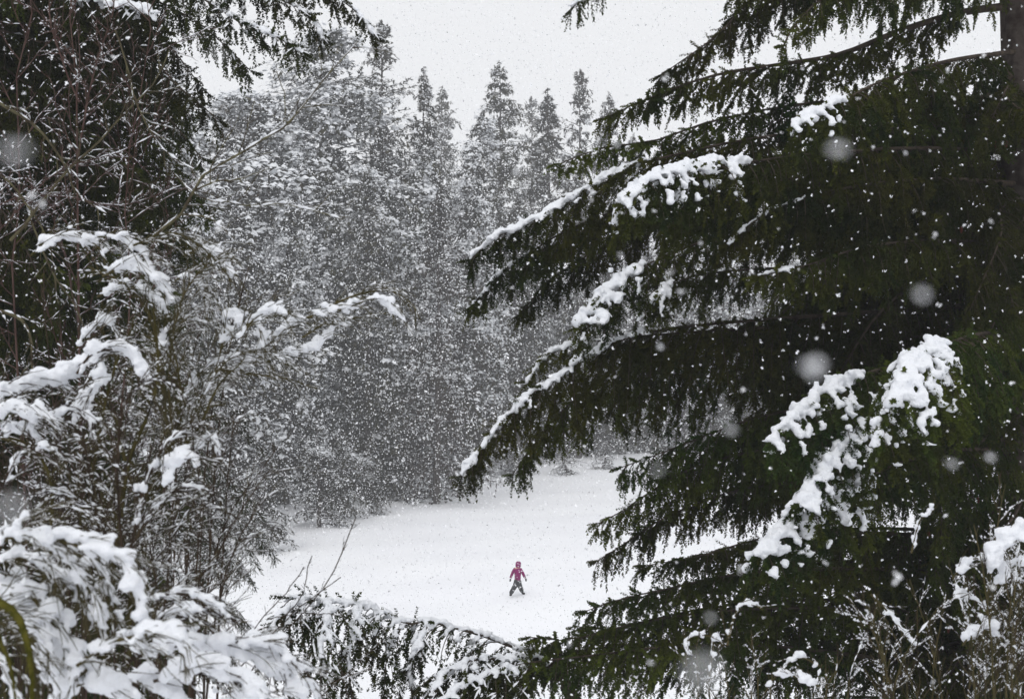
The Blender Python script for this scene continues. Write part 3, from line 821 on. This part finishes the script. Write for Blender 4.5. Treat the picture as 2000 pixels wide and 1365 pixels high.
# lichen-covered crooked tree
o2 = base_at(60, 7.8)
st = [PP(7.8, (-60, 160), (0, 205), (60, 238), (95, 275), (130, 330), (150, 380), (210, 420)),
      PP(7.8, (20, 470), (80, 400), (134, 335), (190, 290), (240, 235), (302, 172), (330, 110)),
      PP(7.7, (225, 60), (250, 130), (270, 205), (305, 270), (345, 305), (382, 325)),
      PP(7.6, (285, 475), (320, 445), (358, 415), (378, 375), (397, 345), (470, 300), (520, 268), (560, 240), (625, 160), (692, 85)),
      PP(7.6, (380, 372), (420, 358), (470, 352), (530, 332)),
      PP(7.7, (325, 325), (395, 382), (440, 388), (500, 400), (545, 388), (600, 400), (665, 420)),
      PP(7.6, (355, 418), (400, 428), (428, 448), (455, 470)),
      PP(7.6, (478, 190), (515, 218), (560, 243)), PP(7.6, (540, 140), (562, 190), (560, 240)),
      PP(7.6, (618, 75), (634, 130), (632, 155)),
      PP(7.9, (-80, 330), (0, 345), (50, 400), (90, 470), (110, 560)),
      PP(7.9, (60, 430), (100, 520), (150, 600), (180, 700)),
      PP(7.8, (100, 1400), (110, 1100), (95, 940), (60, 880), (-30, 850)),
      PP(7.8, (100, 960), (130, 900), (200, 870), (270, 880)),
      PP(7.8, (-40, 600), (20, 615), (50, 640), (65, 700), (75, 760))]
shrub('lichen_tree', 'crooked lichen-covered bare branches reaching in from the left edge', 'tree', o2, st,
      [.012, .009, .005, .009, .006, .004, .006, .003, .003, .0022, .007, .006, .020, .010, .013],
      [(9, .15, .98, .8, .26, 5, (0, 0, .1), .14, .0042, .002, .07, .2), (6, .15, .98, .7, .45, 4, (0, 0, .05), .14, .0024, .0013, .04, .2), (3, .1, .98, .7, .4, 3, (0, 0, 0), .1, .0015, .001, .03, 0)],
      [LICHEN, DARKTWIG], rs, .0065, .48)

# wands of broom bending under snow
def broom(name, label, D, arcs, rng, mats, wand=.30, nw=26, px_r=None, base_px=None, vox=.012, fine=1.0, drop=-.55, group=None):
    """arcs: list of ([(px,py),...], snow radius in photo pixels). Each arc is a stem with its own load of snow."""
    origin = base_at(base_px, D)
    e = empty(name, origin, label, 'shrub', group)
    tw, sn = [], []
    for pts, rp in arcs:
        dd = D + rng.uniform(-.25, .25)
        C = catmull([P(q[0], q[1], q[2] if len(q) > 2 else dd) for q in pts], 16)[None]
        L = np.linalg.norm(np.diff(C[0], axis=0), axis=1).sum()
        R = taper(1, 16, .006, .0025)
        v, t = tubes(C, R, 5)
        br = link('branch', mesh_data('branch', [(v - origin, t, 0)], [mats[0]], True), e)
        ch = grow(C, rng, int(nw * max(.5, L / .5)), .0, .95, .5, 1, 6, (0, 0, drop), .10, .05, .3, lens=wand)
        c2 = grow(ch, rng, 4, .2, .9, .4, .5, 4, (0, 0, drop * .6), .08, .04, .2)
        up = grow(C + Z3 * (rp or 4) * .7 / F * D, rng, int(nw * .5 * max(.5, L / .5)), .0, .95, .45, 1, 6, (0, 0, drop * .7), .10, .05, .2, lens=wand * .8)
        tw.append((*tubes(up, taper(len(up), 6, .0028, .001), 3), 0))
        for c, r0, m in ((ch, .0032, 0), (c2, .0020, 1)):
            Rr = taper(len(c), c.shape[1], r0, .0010)
            tw.append((*tubes(c, Rr, 3), m)); sn.append(snow_tubes(c, Rr, rng, .0058 * fine, .26, 3))
        if rp:
            r = rp * ((1.3 if rp > 16 else 1.1) if D < 5 else .86 if rp < 14 else 1.05) / F * D
            k = int(L / (r * .55)) + 2
            u = np.linspace(0.02, .98, k)
            q, _ = interp(C, np.zeros(k, int), u)
            kp = np.sin(u * L / r * .45 + rng.uniform(0, 6)) + .6 * np.sin(u * L / r * 1.7) > (-.75 if rp < 16 else -1.3)
            cs = [(q + Z3 * r * .5 + rng.normal(size=q.shape) * r * .38)[kp]]; rr = [(r * rng.uniform(.45, 1.1, k) * (.6 + .4 * np.sin(np.pi * u)))[kp]]
            # side lumps pressed onto the wands
            k2 = k * 3
            i2 = rng.integers(0, len(ch), k2); q2, _ = interp(ch, i2, rng.uniform(.05, .45, k2))
            cs.append(q2 + Z3 * r * .2); rr.append(r * rng.uniform(.22, .6, k2))
            v, t = blobs(np.concatenate(cs), np.concatenate(rr), rng, .8)
            v, t = remesh(v, t, max(vox, r * .17), amp=.4, smooth=1)
            link('snow_clump', mesh_data('snow_clump', [(v - origin, t, 0)], [SNOW], True), br)['kind'] = 'stuff'
    o = link('twigs', mesh_data('twigs', [(v - origin, t, m) for v, t, m in tw], mats), e); o['kind'] = 'stuff'
    o = link('snow', mesh_data('snow', [(v - origin, t, 0) for v, t in sn], [SNOW], True), e); o['kind'] = 'stuff'
    return e

rb = np.random.default_rng(42)
broom('broom_bush', 'tall broom bush at the left with arched olive wands and white snow pads', 6.8, [
    ([(60, 500), (95, 468), (135, 460), (175, 470), (205, 495)], 13),
    ([(190, 462), (235, 466), (280, 500), (305, 545)], 11),
    ([(200, 540), (250, 520), (300, 540), (330, 590)], 14),
    ([(190, 580), (240, 560), (290, 570), (320, 600)], 13),
    ([(260, 480), (330, 455), (390, 480), (440, 530)], 0),
    ([(360, 500), (400, 482), (435, 500), (450, 540)], 10),
    ([(150, 680), (180, 640), (210, 630), (235, 665)], 13),
    ([(430, 690), (440, 640), (455, 605), (470, 640)], 12),
    ([(470, 660), (500, 620), (540, 606), (565, 615)], 12),
    ([(480, 640), (500, 625), (510, 660), (500, 690)], 12),
    ([(330, 560), (360, 540), (390, 560), (410, 610)], 8),
    ([(300, 700), (330, 640), (370, 620), (410, 640)], 7),
    ([(340, 880), (330, 740), (350, 600), (400, 520), (460, 500)], 0),
    ([(330, 900), (320, 760), (300, 640), (250, 560), (170, 520)], 0),
    ([(350, 900), (390, 780), (450, 700), (520, 690), (570, 720)], 6),
    ([(360, 780), (390, 730), (440, 700), (480, 705)], 9),
    ], rb, [BROOM, BROOM], base_px=330, nw=22)
broom('broom_bush', 'snow-laden broom branch stretching right from the left shrubs over the grey forest', 6.9, [
    ([(440, 740), (500, 700), (560, 692), (610, 680), (640, 655), (665, 635), (690, 640)], 13),
    ([(480, 700), (560, 640), (620, 612), (665, 604), (695, 576)], 12.5),
    ([(600, 620), (680, 600), (735, 582), (765, 600), (785, 625)], 13),
    ([(640, 600), (700, 575), (760, 568), (800, 590), (822, 625)], 0),
    ([(590, 660), (640, 630), (700, 620), (760, 610)], 4),
    ([(420, 720), (480, 730), (560, 740), (620, 760)], 3),
    ], rb, [BROOM, BROOM], base_px=420, nw=18, wand=.22)
broom('broom_bush', 'broom bush at the left edge with a heavy white snow shelf over dark brown twigs', 5.6, [
    ([(-40, 790), (0, 765), (60, 748), (110, 742), (150, 715), (180, 690)], 18),
    ([(150, 730), (180, 692), (235, 682), (268, 700), (285, 750)], 17),
    ([(-40, 820), (10, 800), (60, 800), (110, 830)], 16),
    ([(200, 700), (190, 750), (160, 790), (140, 830)], 14),
    ([(90, 820), (130, 800), (170, 820), (180, 860)], 12),
    ([(-40, 880), (0, 850), (40, 838), (70, 860)], 14),
    ([(0, 960), (30, 900), (80, 870), (120, 890)], 9),
    ([(240, 1100), (230, 940), (240, 800), (290, 740), (360, 760)], 0),
    ([(200, 1100), (180, 940), (150, 840), (80, 800), (0, 830)], 0),
    ([(250, 1100), (280, 960), (330, 860), (390, 830), (420, 870)], 7),
    ([(320, 960), (335, 905), (365, 885), (390, 905)], 14),
    ([(380, 900), (395, 860), (415, 852), (425, 885)], 9),
    ([(220, 1080), (180, 1000), (120, 960), (40, 970)], 6),
    ([(260, 1060), (310, 980), (370, 950), (430, 970)], 6),
    ], rb, [DARKTWIG, BROOM], base_px=210, nw=22, wand=.26)
broom('broom_bush', 'nearest broom bush, bottom left corner, arched green wands buried under thick soft snow', 4.2, [
    ([(-40, 1075), (0, 1055), (60, 1045), (120, 1055), (170, 1072), (235, 1088), (262, 1130), (275, 1180), (292, 1240)], 17),
    ([(-40, 1110), (20, 1090), (70, 1095), (130, 1130), (165, 1180), (180, 1230)], 13),
    ([(60, 1060), (120, 1090), (160, 1130), (190, 1190), (205, 1260)], 13),
    ([(130, 1070), (190, 1110), (220, 1170), (240, 1230)], 11),
    ([(-60, 1150), (0, 1150), (50, 1168), (85, 1205), (105, 1260), (118, 1330), (120, 1400)], 32),
    ([(20, 1160), (60, 1165), (100, 1215), (140, 1260), (150, 1330)], 20),
    ([(-50, 1200), (0, 1190), (40, 1220), (65, 1290), (70, 1400)], 0),
    ([(-50, 1230), (0, 1215), (45, 1260), (60, 1330), (62, 1400)], 0),
    ([(-50, 1290), (-10, 1280), (20, 1320), (35, 1400)], 10),
    ([(140, 1340), (190, 1330), (240, 1350), (290, 1400)], 24),
    ([(230, 1250), (300, 1235), (345, 1245), (370, 1290)], 15),
    ([(150, 1300), (210, 1260), (260, 1255), (300, 1280)], 14),
    ], rb, [BROOM, BROOM], base_px=20, nw=26, wand=.24, vox=.009, fine=.75)
broom('broom_bush', 'flattened broom bush at the bottom edge, thick snow with dark twig tips poking out', 4.9, [
    ([(250, 1290), (320, 1265), (400, 1262), (470, 1280), (540, 1310), (600, 1370)], 20),
    ([(300, 1330), (380, 1310), (450, 1330), (520, 1370), (560, 1410)], 20),
    ([(330, 1225), (360, 1222), (385, 1250), (410, 1290)], 14),
    ([(430, 1260), (490, 1250), (540, 1262), (575, 1300)], 15),
    ([(240, 1320), (300, 1330), (350, 1370), (380, 1410)], 17),
    ([(420, 1370), (480, 1365), (540, 1390)], 18),
    ([(280, 1240), (330, 1200), (400, 1190), (460, 1215)], 9),
    ([(520, 1290), (570, 1300), (610, 1340), (630, 1390)], 12),
    ([(270, 1180), (330, 1160), (390, 1165), (440, 1190)], 8),
    ], rb, [DARKTWIG, BROOM], base_px=400, nw=24, wand=.22, vox=.011, fine=.8)

# thickets of thin snowy stems between them
def fan(px0, px1, D, py_top0, py_top1, n, rng, lean=0, base_py=1500, spread=160, jitter=.5):
    out = []
    for i in range(n):
        x = px0 + (px1 - px0) * (i + rng.random()) / n
        top = rng.uniform(py_top0, py_top1)
        dd = D + rng.uniform(-jitter, jitter)
        dx = rng.uniform(-spread, spread) + lean
        out.append([P(x, base_py, dd), P(x + dx * .15, base_py + (top - base_py) * .4, dd), P(x + dx * .45, base_py + (top - base_py) * .75, dd + rng.uniform(-.2, .2)), P(x + dx, top, dd + rng.uniform(-.3, .3))])
    return out
fs = fan(-40, 420, 7.4, 480, 900, 26, rs, lean=40)
shrub('thicket', 'tangle of thin brown stems with snow lines filling the left side behind the broom', 'shrub', base_at(150, 7.4), fs, [.008] * len(fs),
      [(12, .3, .99, .8, .20, 5, (0, 0, -.1), .12, .0038, .0018, .08, .2), (6, .1, .98, .6, .5, 4, (0, 0, -.15), .12, .0021, .0012, .04, .3)],
      [DARKTWIG, DARKTWIG], rs, .0046, .28)
fs = fan(20, 400, 6.2, 880, 1150, 22, rs, lean=60, spread=110)
shrub('thicket', 'low thicket of thin twigs left of the near edge of the snowfield', 'shrub', base_at(300, 6.2), fs, [.007] * len(fs),
      [(12, .3, .99, .7, .25, 5, (.25, 0, -.05), .10, .0034, .0016, .08, .2), (6, .1, .98, .5, .5, 4, (.2, 0, -.1), .10, .0020, .0011, .04, .3)],
      [DARKTWIG, BROOM], rs, .0058, .42)
MOSS = mat('mossy_stem', (.030, .026, .008), .9, .05, var=(.065, .055, .018), vscale=10, bump=.6, bscale=40)
st = [PP(6.4, (120, 1300), (150, 1050), (185, 900), (205, 780), (225, 690), (260, 620)),
      PP(6.3, (200, 1300), (225, 1060), (245, 900), (290, 780), (300, 690), (290, 600)),
      PP(6.5, (250, 1300), (262, 1050), (300, 920), (345, 830), (350, 740), (330, 660)),
      PP(6.4, (245, 900), (220, 820), (160, 770), (110, 750)),
      PP(6.4, (60, 1300), (100, 1040), (95, 930), (50, 870), (-40, 850)),
      PP(6.5, (300, 920), (380, 850), (430, 760), (480, 700))]
shrub('mossy_shrub', 'dark mossy brown stems with dense bare twigs under the left snow shelf', 'shrub', base_at(210, 6.4), st, [.016, .018, .014, .009, .016, .009],
      [(26, .2, .99, .85, .20, 5, (0, 0, .05), .13, .0042, .002, .08, .1), (9, .1, .98, .7, .45, 4, (0, 0, -.05), .13, .0026, .0013, .04, .1)],
      [MOSS, MOSS], rs, .0048, .22, stem_snow=.8)
MOSSG = mat('green_moss', (.050, .050, .008), .95, .02, var=(.11, .10, .02), vscale=30, bump=.9, bscale=60)
shrub('mossy_bush', 'thick yellow-green mossy stems arching down in the bottom left corner', 'shrub', base_at(0, 3.9),
      [PP(3.9, (-120, 1190), (-20, 1178), (25, 1195), (50, 1245), (62, 1310), (60, 1420)), PP(3.9, (-60, 1185), (-10, 1230), (15, 1300), (20, 1420))], [.017, .009],
      [(46, .05, .98, .5, .09, 4, (0, 0, -.5), .15, .0028, .001, .02, 0)], [MOSSG, MOSSG], rs, .006, .15, stem_snow=.8)
# single bare twigs in front of the snowfield
st = [PP(7, (430, 1420), (500, 1300), (560, 1235), (620, 1170), (660, 1105), (684, 1050), (705, 1006)),
      PP(7, (440, 1330), (520, 1245), (575, 1190), (625, 1150), (664, 1120)),
      PP(7, (545, 1215), (580, 1175), (598, 1125), (612, 1082)),
      PP(7, (470, 1260), (530, 1200), (575, 1150), (600, 1110)),
      PP(7, (520, 1210), (600, 1200), (680, 1205)),
      PP(6.5, (500, 1420), (590, 1350), (660, 1325), (728, 1303)),
      PP(6.5, (560, 1420), (640, 1345), (700, 1290), (738, 1255)),
      PP(6.5, (690, 1420), (670, 1340), (655, 1290))]
shrub('bare_bush', 'dark bare twigs poking up in front of the near left edge of the snowfield', 'shrub', base_at(520, 7), st,
      [.0045, .004, .003, .003, .0028, .004, .004, .003],
      [(12, .2, .97, .8, .10, 4, (0, 0, .25), .1, .0018, .001, .02, 0), (4, .2, .95, .8, .35, 3, (0, 0, .1), .1, .0013, .001, .012, 0)], [DARKTWIG, DARKTWIG], rs, .0038, .35, stem_snow=1.)

# bottom right: snowy broom in front of the big spruce
fs = fan(1900, 2080, 7.6, 900, 1120, 11, rs, lean=-20, spread=80, base_py=1560) + fan(1700, 2060, 7.6, 1100, 1260, 18, rs, lean=-20, spread=140, base_py=1560)
shrub('broom_bush', 'pale snow-covered broom bush in the bottom right corner in front of the dark spruce', 'shrub', base_at(1850, 7.6), fs, [.007] * len(fs),
      [(12, .3, .99, .55, .24, 5, (0, 0, .35), .12, .0036, .0018, .08, .1), (6, .1, .98, .5, .5, 4, (0, 0, .2), .12, .0022, .0012, .04, .2), (2, .1, .98, .5, .5, 3, (0, 0, 0), .1, .0016, .001, .03, 0)],
      [BROOM, DARKTWIG], rs, .0092, .5, kf=3, f=1.25)
fs = fan(1360, 1660, 7.9, 1220, 1330, 13, rs, lean=0, spread=60, base_py=1560)
shrub('broom_bush', 'smaller snowy broom bush at the bottom edge, left of the big pale one', 'shrub', base_at(1500, 7.9), fs, [.006] * len(fs),
      [(10, .3, .99, .6, .22, 5, (0, 0, .25), .12, .0034, .0016, .06, .1), (5, .1, .98, .5, .5, 4, (0, 0, .15), .12, .0020, .0011, .03, .2)],
      [BROOM, DARKTWIG], rs, .009, .48, kf=3, f=1.25)
broom('broom_bush', 'clumped snow pads on thin broom tips right of the snowy spruce bough ends', 7.4, [
    ([(1420, 1260), (1440, 1190), (1465, 1178), (1490, 1190)], 8), ([(1340, 1300), (1345, 1250), (1370, 1240), (1400, 1245)], 8), ([(1385, 1330), (1392, 1270), (1395, 1235), (1410, 1260)], 7),
    ([(1600, 1340), (1550, 1320), (1520, 1318), (1500, 1340)], 11), ([(1780, 1080), (1795, 1020), (1812, 1004), (1825, 985)], 7),
    ([(1930, 1120), (1960, 1060), (1985, 1040), (2010, 1060)], 18), ([(1940, 1150), (1975, 1110), (2005, 1100), (2030, 1120)], 18), ([(1860, 1130), (1890, 1095), (1930, 1090), (1960, 1100)], 11),
    ([(1880, 1260), (1900, 1235), (1930, 1225), (1950, 1250)], 14), ([(1700, 1160), (1730, 1190), (1760, 1230), (1790, 1260)], 8), ([(1840, 1180), (1870, 1165), (1900, 1170), (1925, 1190)], 10),
    ([(1600, 1300), (1570, 1285), (1545, 1290), (1530, 1310)], 9)],
    rb, [BROOM, DARKTWIG], base_px=1800, nw=12, wand=.16, vox=.012, drop=.2)

# ------------------------------------------------------------------ the walking child
def skin(name, joints, edges, radii, m, parent, sub=2, root=0):
    me = bpy.data.meshes.new(name)
    me.from_pydata([tuple(j) for j in joints], edges, [])
    o = link(name, me, parent)
    o.modifiers.new('skin', 'SKIN').use_smooth_shade = True
    for i, sv in enumerate(me.skin_vertices[0].data):
        rr = radii[i]; sv.radius = rr if isinstance(rr, tuple) else (rr, rr); sv.use_root = (i == root)
    s = o.modifiers.new('sub', 'SUBSURF'); s.levels = sub; s.render_levels = sub
    me.materials.append(m)
    return o
PINK = mat('pink_jacket', (.22, .003, .11), .7, .2, var=(.12, .002, .06), vscale=9, bump=.3, bscale=20)
PANTS = mat('dark_trousers', (.022, .024, .027), .8, .2, var=(.05, .052, .055), vscale=8, bump=.3, bscale=20)
GLOVE = mat('dark_glove', (.018, .016, .018), .8, .2)
BOOT = mat('boot', (.018, .016, .016), .7, .2)
SKINM = mat('face_skin', (.55, .34, .26), .6, .3)
HAIR = mat('hair', (.04, .025, .015), .6, .3)
PDist = CAMZ * F / (1165 - 682.5)
pxw = (1011 - 1000) / F * PDist
person = empty('person', (pxw, PDist, gz(pxw, PDist) - .03), 'child in a bright pink hooded jacket and dark snow trousers walking across the snowfield', 'person')
bj = [(0, 0, .66), (.01, .02, .80), (.01, .03, .95), (.015, .04, 1.06), (.02, .05, 1.14), (.025, .06, 1.20), (.03, .075, 1.29),
      (-.13, .07, 1.04), (-.215, .04, .84), (-.285, .06, .66),
      (.14, .02, 1.03), (.215, .03, .84), (.30, .0, .68),
      (-.055, .02, .58), (-.13, -.02, .34), (-.27, -.11, .15), (-.275, -.11, .12),
      (.05, .0, .58), (.10, .11, .34), (.17, .23, .16), (.18, .24, .13)]
be = [(0, 1), (1, 2), (2, 3), (3, 4), (4, 5), (5, 6), (3, 7), (7, 8), (8, 9), (3, 10), (10, 11), (11, 12), (0, 13), (13, 14), (14, 15), (15, 16), (0, 17), (17, 18), (18, 19), (19, 20)]
skin('body', bj, be, [.07, .07, .085, .085, .045, .07, .075, .045, .032, .022, .045, .032, .022, .06, .045, .035, .03, .06, .045, .035, .03], SKINM, person)
skin('jacket', [(0, 0, .56), (0, .01, .72), (.01, .025, .86), (.012, .04, .99), (.015, .045, 1.07), (-.135, .07, 1.04), (-.215, .04, .85), (-.285, .06, .665), (.145, .02, 1.03), (.215, .03, .85), (.302, .0, .685)],
     [(0, 1), (1, 2), (2, 3), (3, 4), (3, 5), (5, 6), (6, 7), (3, 8), (8, 9), (9, 10)], [(.145, .12), (.135, .115), (.135, .11), (.13, .10), .09, .07, .06, .05, .07, .06, .05], PINK, person, root=2)
skin('hood', [(.015, .05, 1.08), (.022, .05, 1.17), (.03, .055, 1.27), (.032, .06, 1.35)], [(0, 1), (1, 2), (2, 3)], [.10, .12, .125, .075], PINK, person)
skin('trousers', [(0, 0, .70), (-.01, .01, .54), (-.13, -.02, .34), (-.29, -.125, .075), (.10, .11, .34), (.195, .265, .085)],
     [(0, 1), (1, 2), (2, 3), (1, 4), (4, 5)], [.13, .13, .10, .085, .10, .085], PANTS, person)
for s_, bp in ((-1, [(-.29, -.12, .10), (-.285, -.11, .04), (-.22, -.05, .035)]), (1, [(.19, .26, .11), (.20, .265, .045), (.29, .32, .04)])):
    skin('boot', bp, [(0, 1), (1, 2)], [.055, .05, .04], BOOT, person)
def glove(w, d):
    w = np.array(w); d = nrm(np.array(d)); s_ = nrm(np.cross(d, [0, 1, 0.2])); n_ = np.cross(d, s_)
    J = [w, w + d * .05]; E = [(0, 1)]; Rr = [.022, .026]
    for k, (o, l) in enumerate(((-.024, .045), (-.008, .055), (.008, .052), (.024, .040))):
        a = w + d * .075 + s_ * o; J += [a, a + d * l * .6 + n_ * .006, a + d * l + n_ * .018]; i = len(J)
        E += [(1, i - 3), (i - 3, i - 2), (i - 2, i - 1)]; Rr += [.010, .009, .008]
    a = w + d * .03 + s_ * .034; J += [a, a + d * .03 + s_ * .012]; i = len(J); E += [(1, i - 2), (i - 2, i - 1)]; Rr += [.011, .009]
    skin('glove', J, E, Rr, GLOVE, person, 1, root=1)
glove((-.283, .06, .675), (-.12, .02, -1)); glove((.30, .0, .69), (.35, -.05, -1))
# face under the hood, turned away to the right
v, t = ICO2
hd = v * np.array([.070, .078, .095]) + np.array([.05, .085, 1.245])
fdir = np.array([.7, .7, 0])
parts = [(hd, t, 0), (ICO1[0] * np.array([.012, .012, .016]) + np.array([.05, .085, 1.24]) + fdir * .078, ICO1[1], 0)]
sd_ = np.array([-.7, .7, 0])
for q in (-1, 1):
    parts.append((ICO1[0] * .009 + np.array([.05, .085, 1.262]) + fdir * .068 + sd_ * .026 * q, ICO1[1], 1))
parts.append((ICO1[0] * np.array([.014, .014, .005]) + np.array([.05, .085, 1.205]) + fdir * .066, ICO1[1], 2))
link('face', mesh_data('face', parts, [SKINM, HAIR, PINK], True), person)

# ------------------------------------------------------------------ falling snow
rf = np.random.default_rng(99)
def flake_shape(seed, lobes=5):
    r = np.random.default_rng(seed); V, T = [], []
    for i in range(lobes):
        c = r.normal(size=3) * (.38 if lobes > 1 else 0); a = nrm(r.normal(size=3)); b_ = nrm(np.cross(a, r.normal(size=3))); s_ = r.uniform(.35, .8) if lobes > 1 else .9
        k = len(V); V += [c - a * s_, c + b_ * s_ * .7, c + a * s_ * .9, c - b_ * s_ * .65]
        T += [[k, k + 1, k + 2], [k, k + 2, k + 3]]
    return np.array(V), np.array(T)
def rand_frames(n, r):
    X = nrm(r.normal(size=(n, 3))); Y = nrm(np.cross(X, r.normal(size=(n, 3)))); return X, Y, np.cross(X, Y)
def cloud(n, d0, d1, pw, size0, size1, lobes, r, growth=0.):
    u = r.random(n)
    D = (d0 ** pw + u * (d1 ** pw - d0 ** pw)) ** (1 / pw)
    x = r.uniform(-1.15, 1.15, n) * D * 1000 / F + r.uniform(-.5, .5, n)
    z = CAMZ + r.uniform(-1.15, 1.2, n) * D * 682 / F
    ok = z > ground_z(x, D) + .05
    x, D, z = x[ok], D[ok], z[ok]; n = len(x)
    sz = r.uniform(size0, size1, n) * (1 + growth * (D - d0) / (d1 - d0)) * np.where(r.random(n) < .06, 1.5, 1)
    res = []
    w = r.integers(0, 4, n); O = np.stack([x, D, z], 1)
    for q in range(4):
        tv, tt = flake_shape(q + lobes * 10, lobes); s = w == q
        X, Y, W = rand_frames(s.sum(), r)
        res.append((*stamp(tv, tt, O[s], X, Y, W, sz[s], sz[s]), 0))
    return res
fl = cloud(500, 1.4, 6, 2.2, .0035, .0065, 5, rf) + cloud(4600, 6, 14, 2.4, .006, .0135, 4, rf) \
   + cloud(130000, 14.6, 32, 2.0, .0070, .0150, 1, rf, .5) + cloud(14000, 30, 58, 1.6, .024, .036, 1, rf, .5)
o = link('falling_snow', mesh_data('falling_snow', fl, [FLAKE]))
o['kind'] = 'stuff'; o['label'] = 'countless small snowflakes falling through the whole clearing'; o['category'] = 'snowfall'
# the large blurred ones close to the camera
BIG = [(1588, 716, .55, .0052, 'largest blurred snowflake, bright white in front of the dark spruce right of the middle'),
       (1634, 290, .60, .0036, 'blurred snowflake in front of the upper dark spruce boughs below the snow-capped bough end'),
       (1800, 573, .62, .0032, 'faint brownish-grey blurred snowflake right of the olive spruce foliage'),
       (1428, 838, .85, .0034, 'oval blurred snowflake left of the snowy spruce bough ends'),
       (1860, 906, 1.0, .0032, 'small round blurred snowflake near the right edge above the broom'),
       (1935, 893, 1.1, .0036, 'flat blurred snowflake near the right edge just above the topmost broom tips'),
       (1370, 1310, .34, .0040, 'huge faint blurred snowflake at the bottom edge over the spruce foot'),
       (28, 295, .40, .0036, 'big faint blurred snowflake at the left edge, upper half'),
       (425, 108, .70, .0028, 'soft blurred snowflake in front of the upper left conifer boughs'),
       (30, 990, .38, .0034, 'huge grey blurred snowflake at the left edge above the snowy broom'),
       (1095, 92, .55, .0024, 'faint grey blurred snowflake high in the empty sky'),
       (1285, 917, .75, .0026, 'pale blurred snowflake where the lower spruce bough tips meet the snowfield'),
       (1290, 785 - 107, 1.6, .0042, 'bright small snowflake in front of the spruce bough, left of the largest blurred one'),
       (1388, 1206, .9, .0028, 'round blurred snowflake above the snow pads of the small bottom broom')]
for i, (px, py, D, sz, lab) in enumerate(BIG):
    tv, tt = flake_shape(200 + i, 16)
    v = tv * sz * np.array([1, .75, .7]) * .8
    p = P(px, py, D)
    o = link('snowflake', mesh_data('snowflake', [(v, tt, 0)], [FLAKE], True), None, tuple(p))
    o['label'] = lab; o['category'] = 'snowflake'; o['group'] = 'large blurred snowflakes close to the camera'

# ------------------------------------------------------------------ misty air
hv, ht = [], []
me = bpy.data.meshes.new('haze')
x0, x1, y0, y1, z0, z1 = -660, 660, -70, 960, -1.2, 48
me.from_pydata([(x0, y0, z0), (x1, y0, z0), (x1, y1, z0), (x0, y1, z0), (x0, y0, z1), (x1, y0, z1), (x1, y1, z1), (x0, y1, z1)], [],
               [(0, 3, 2, 1), (4, 5, 6, 7), (0, 1, 5, 4), (1, 2, 6, 5), (2, 3, 7, 6), (3, 0, 4, 7)])
hm = bpy.data.materials.new('haze'); hm.use_nodes = True; hn = hm.node_tree; hn.nodes.clear()
pv = hn.nodes.new('ShaderNodeVolumePrincipled'); oo = hn.nodes.new('ShaderNodeOutputMaterial')
pv.inputs['Color'].default_value = (.96, .97, .99, 1); pv.inputs['Density'].default_value = HAZE; pv.inputs['Anisotropy'].default_value = .2
hn.links.new(pv.outputs[0], oo.inputs['Volume']); me.materials.append(hm)
h = link('haze', me); h['kind'] = 'stuff'
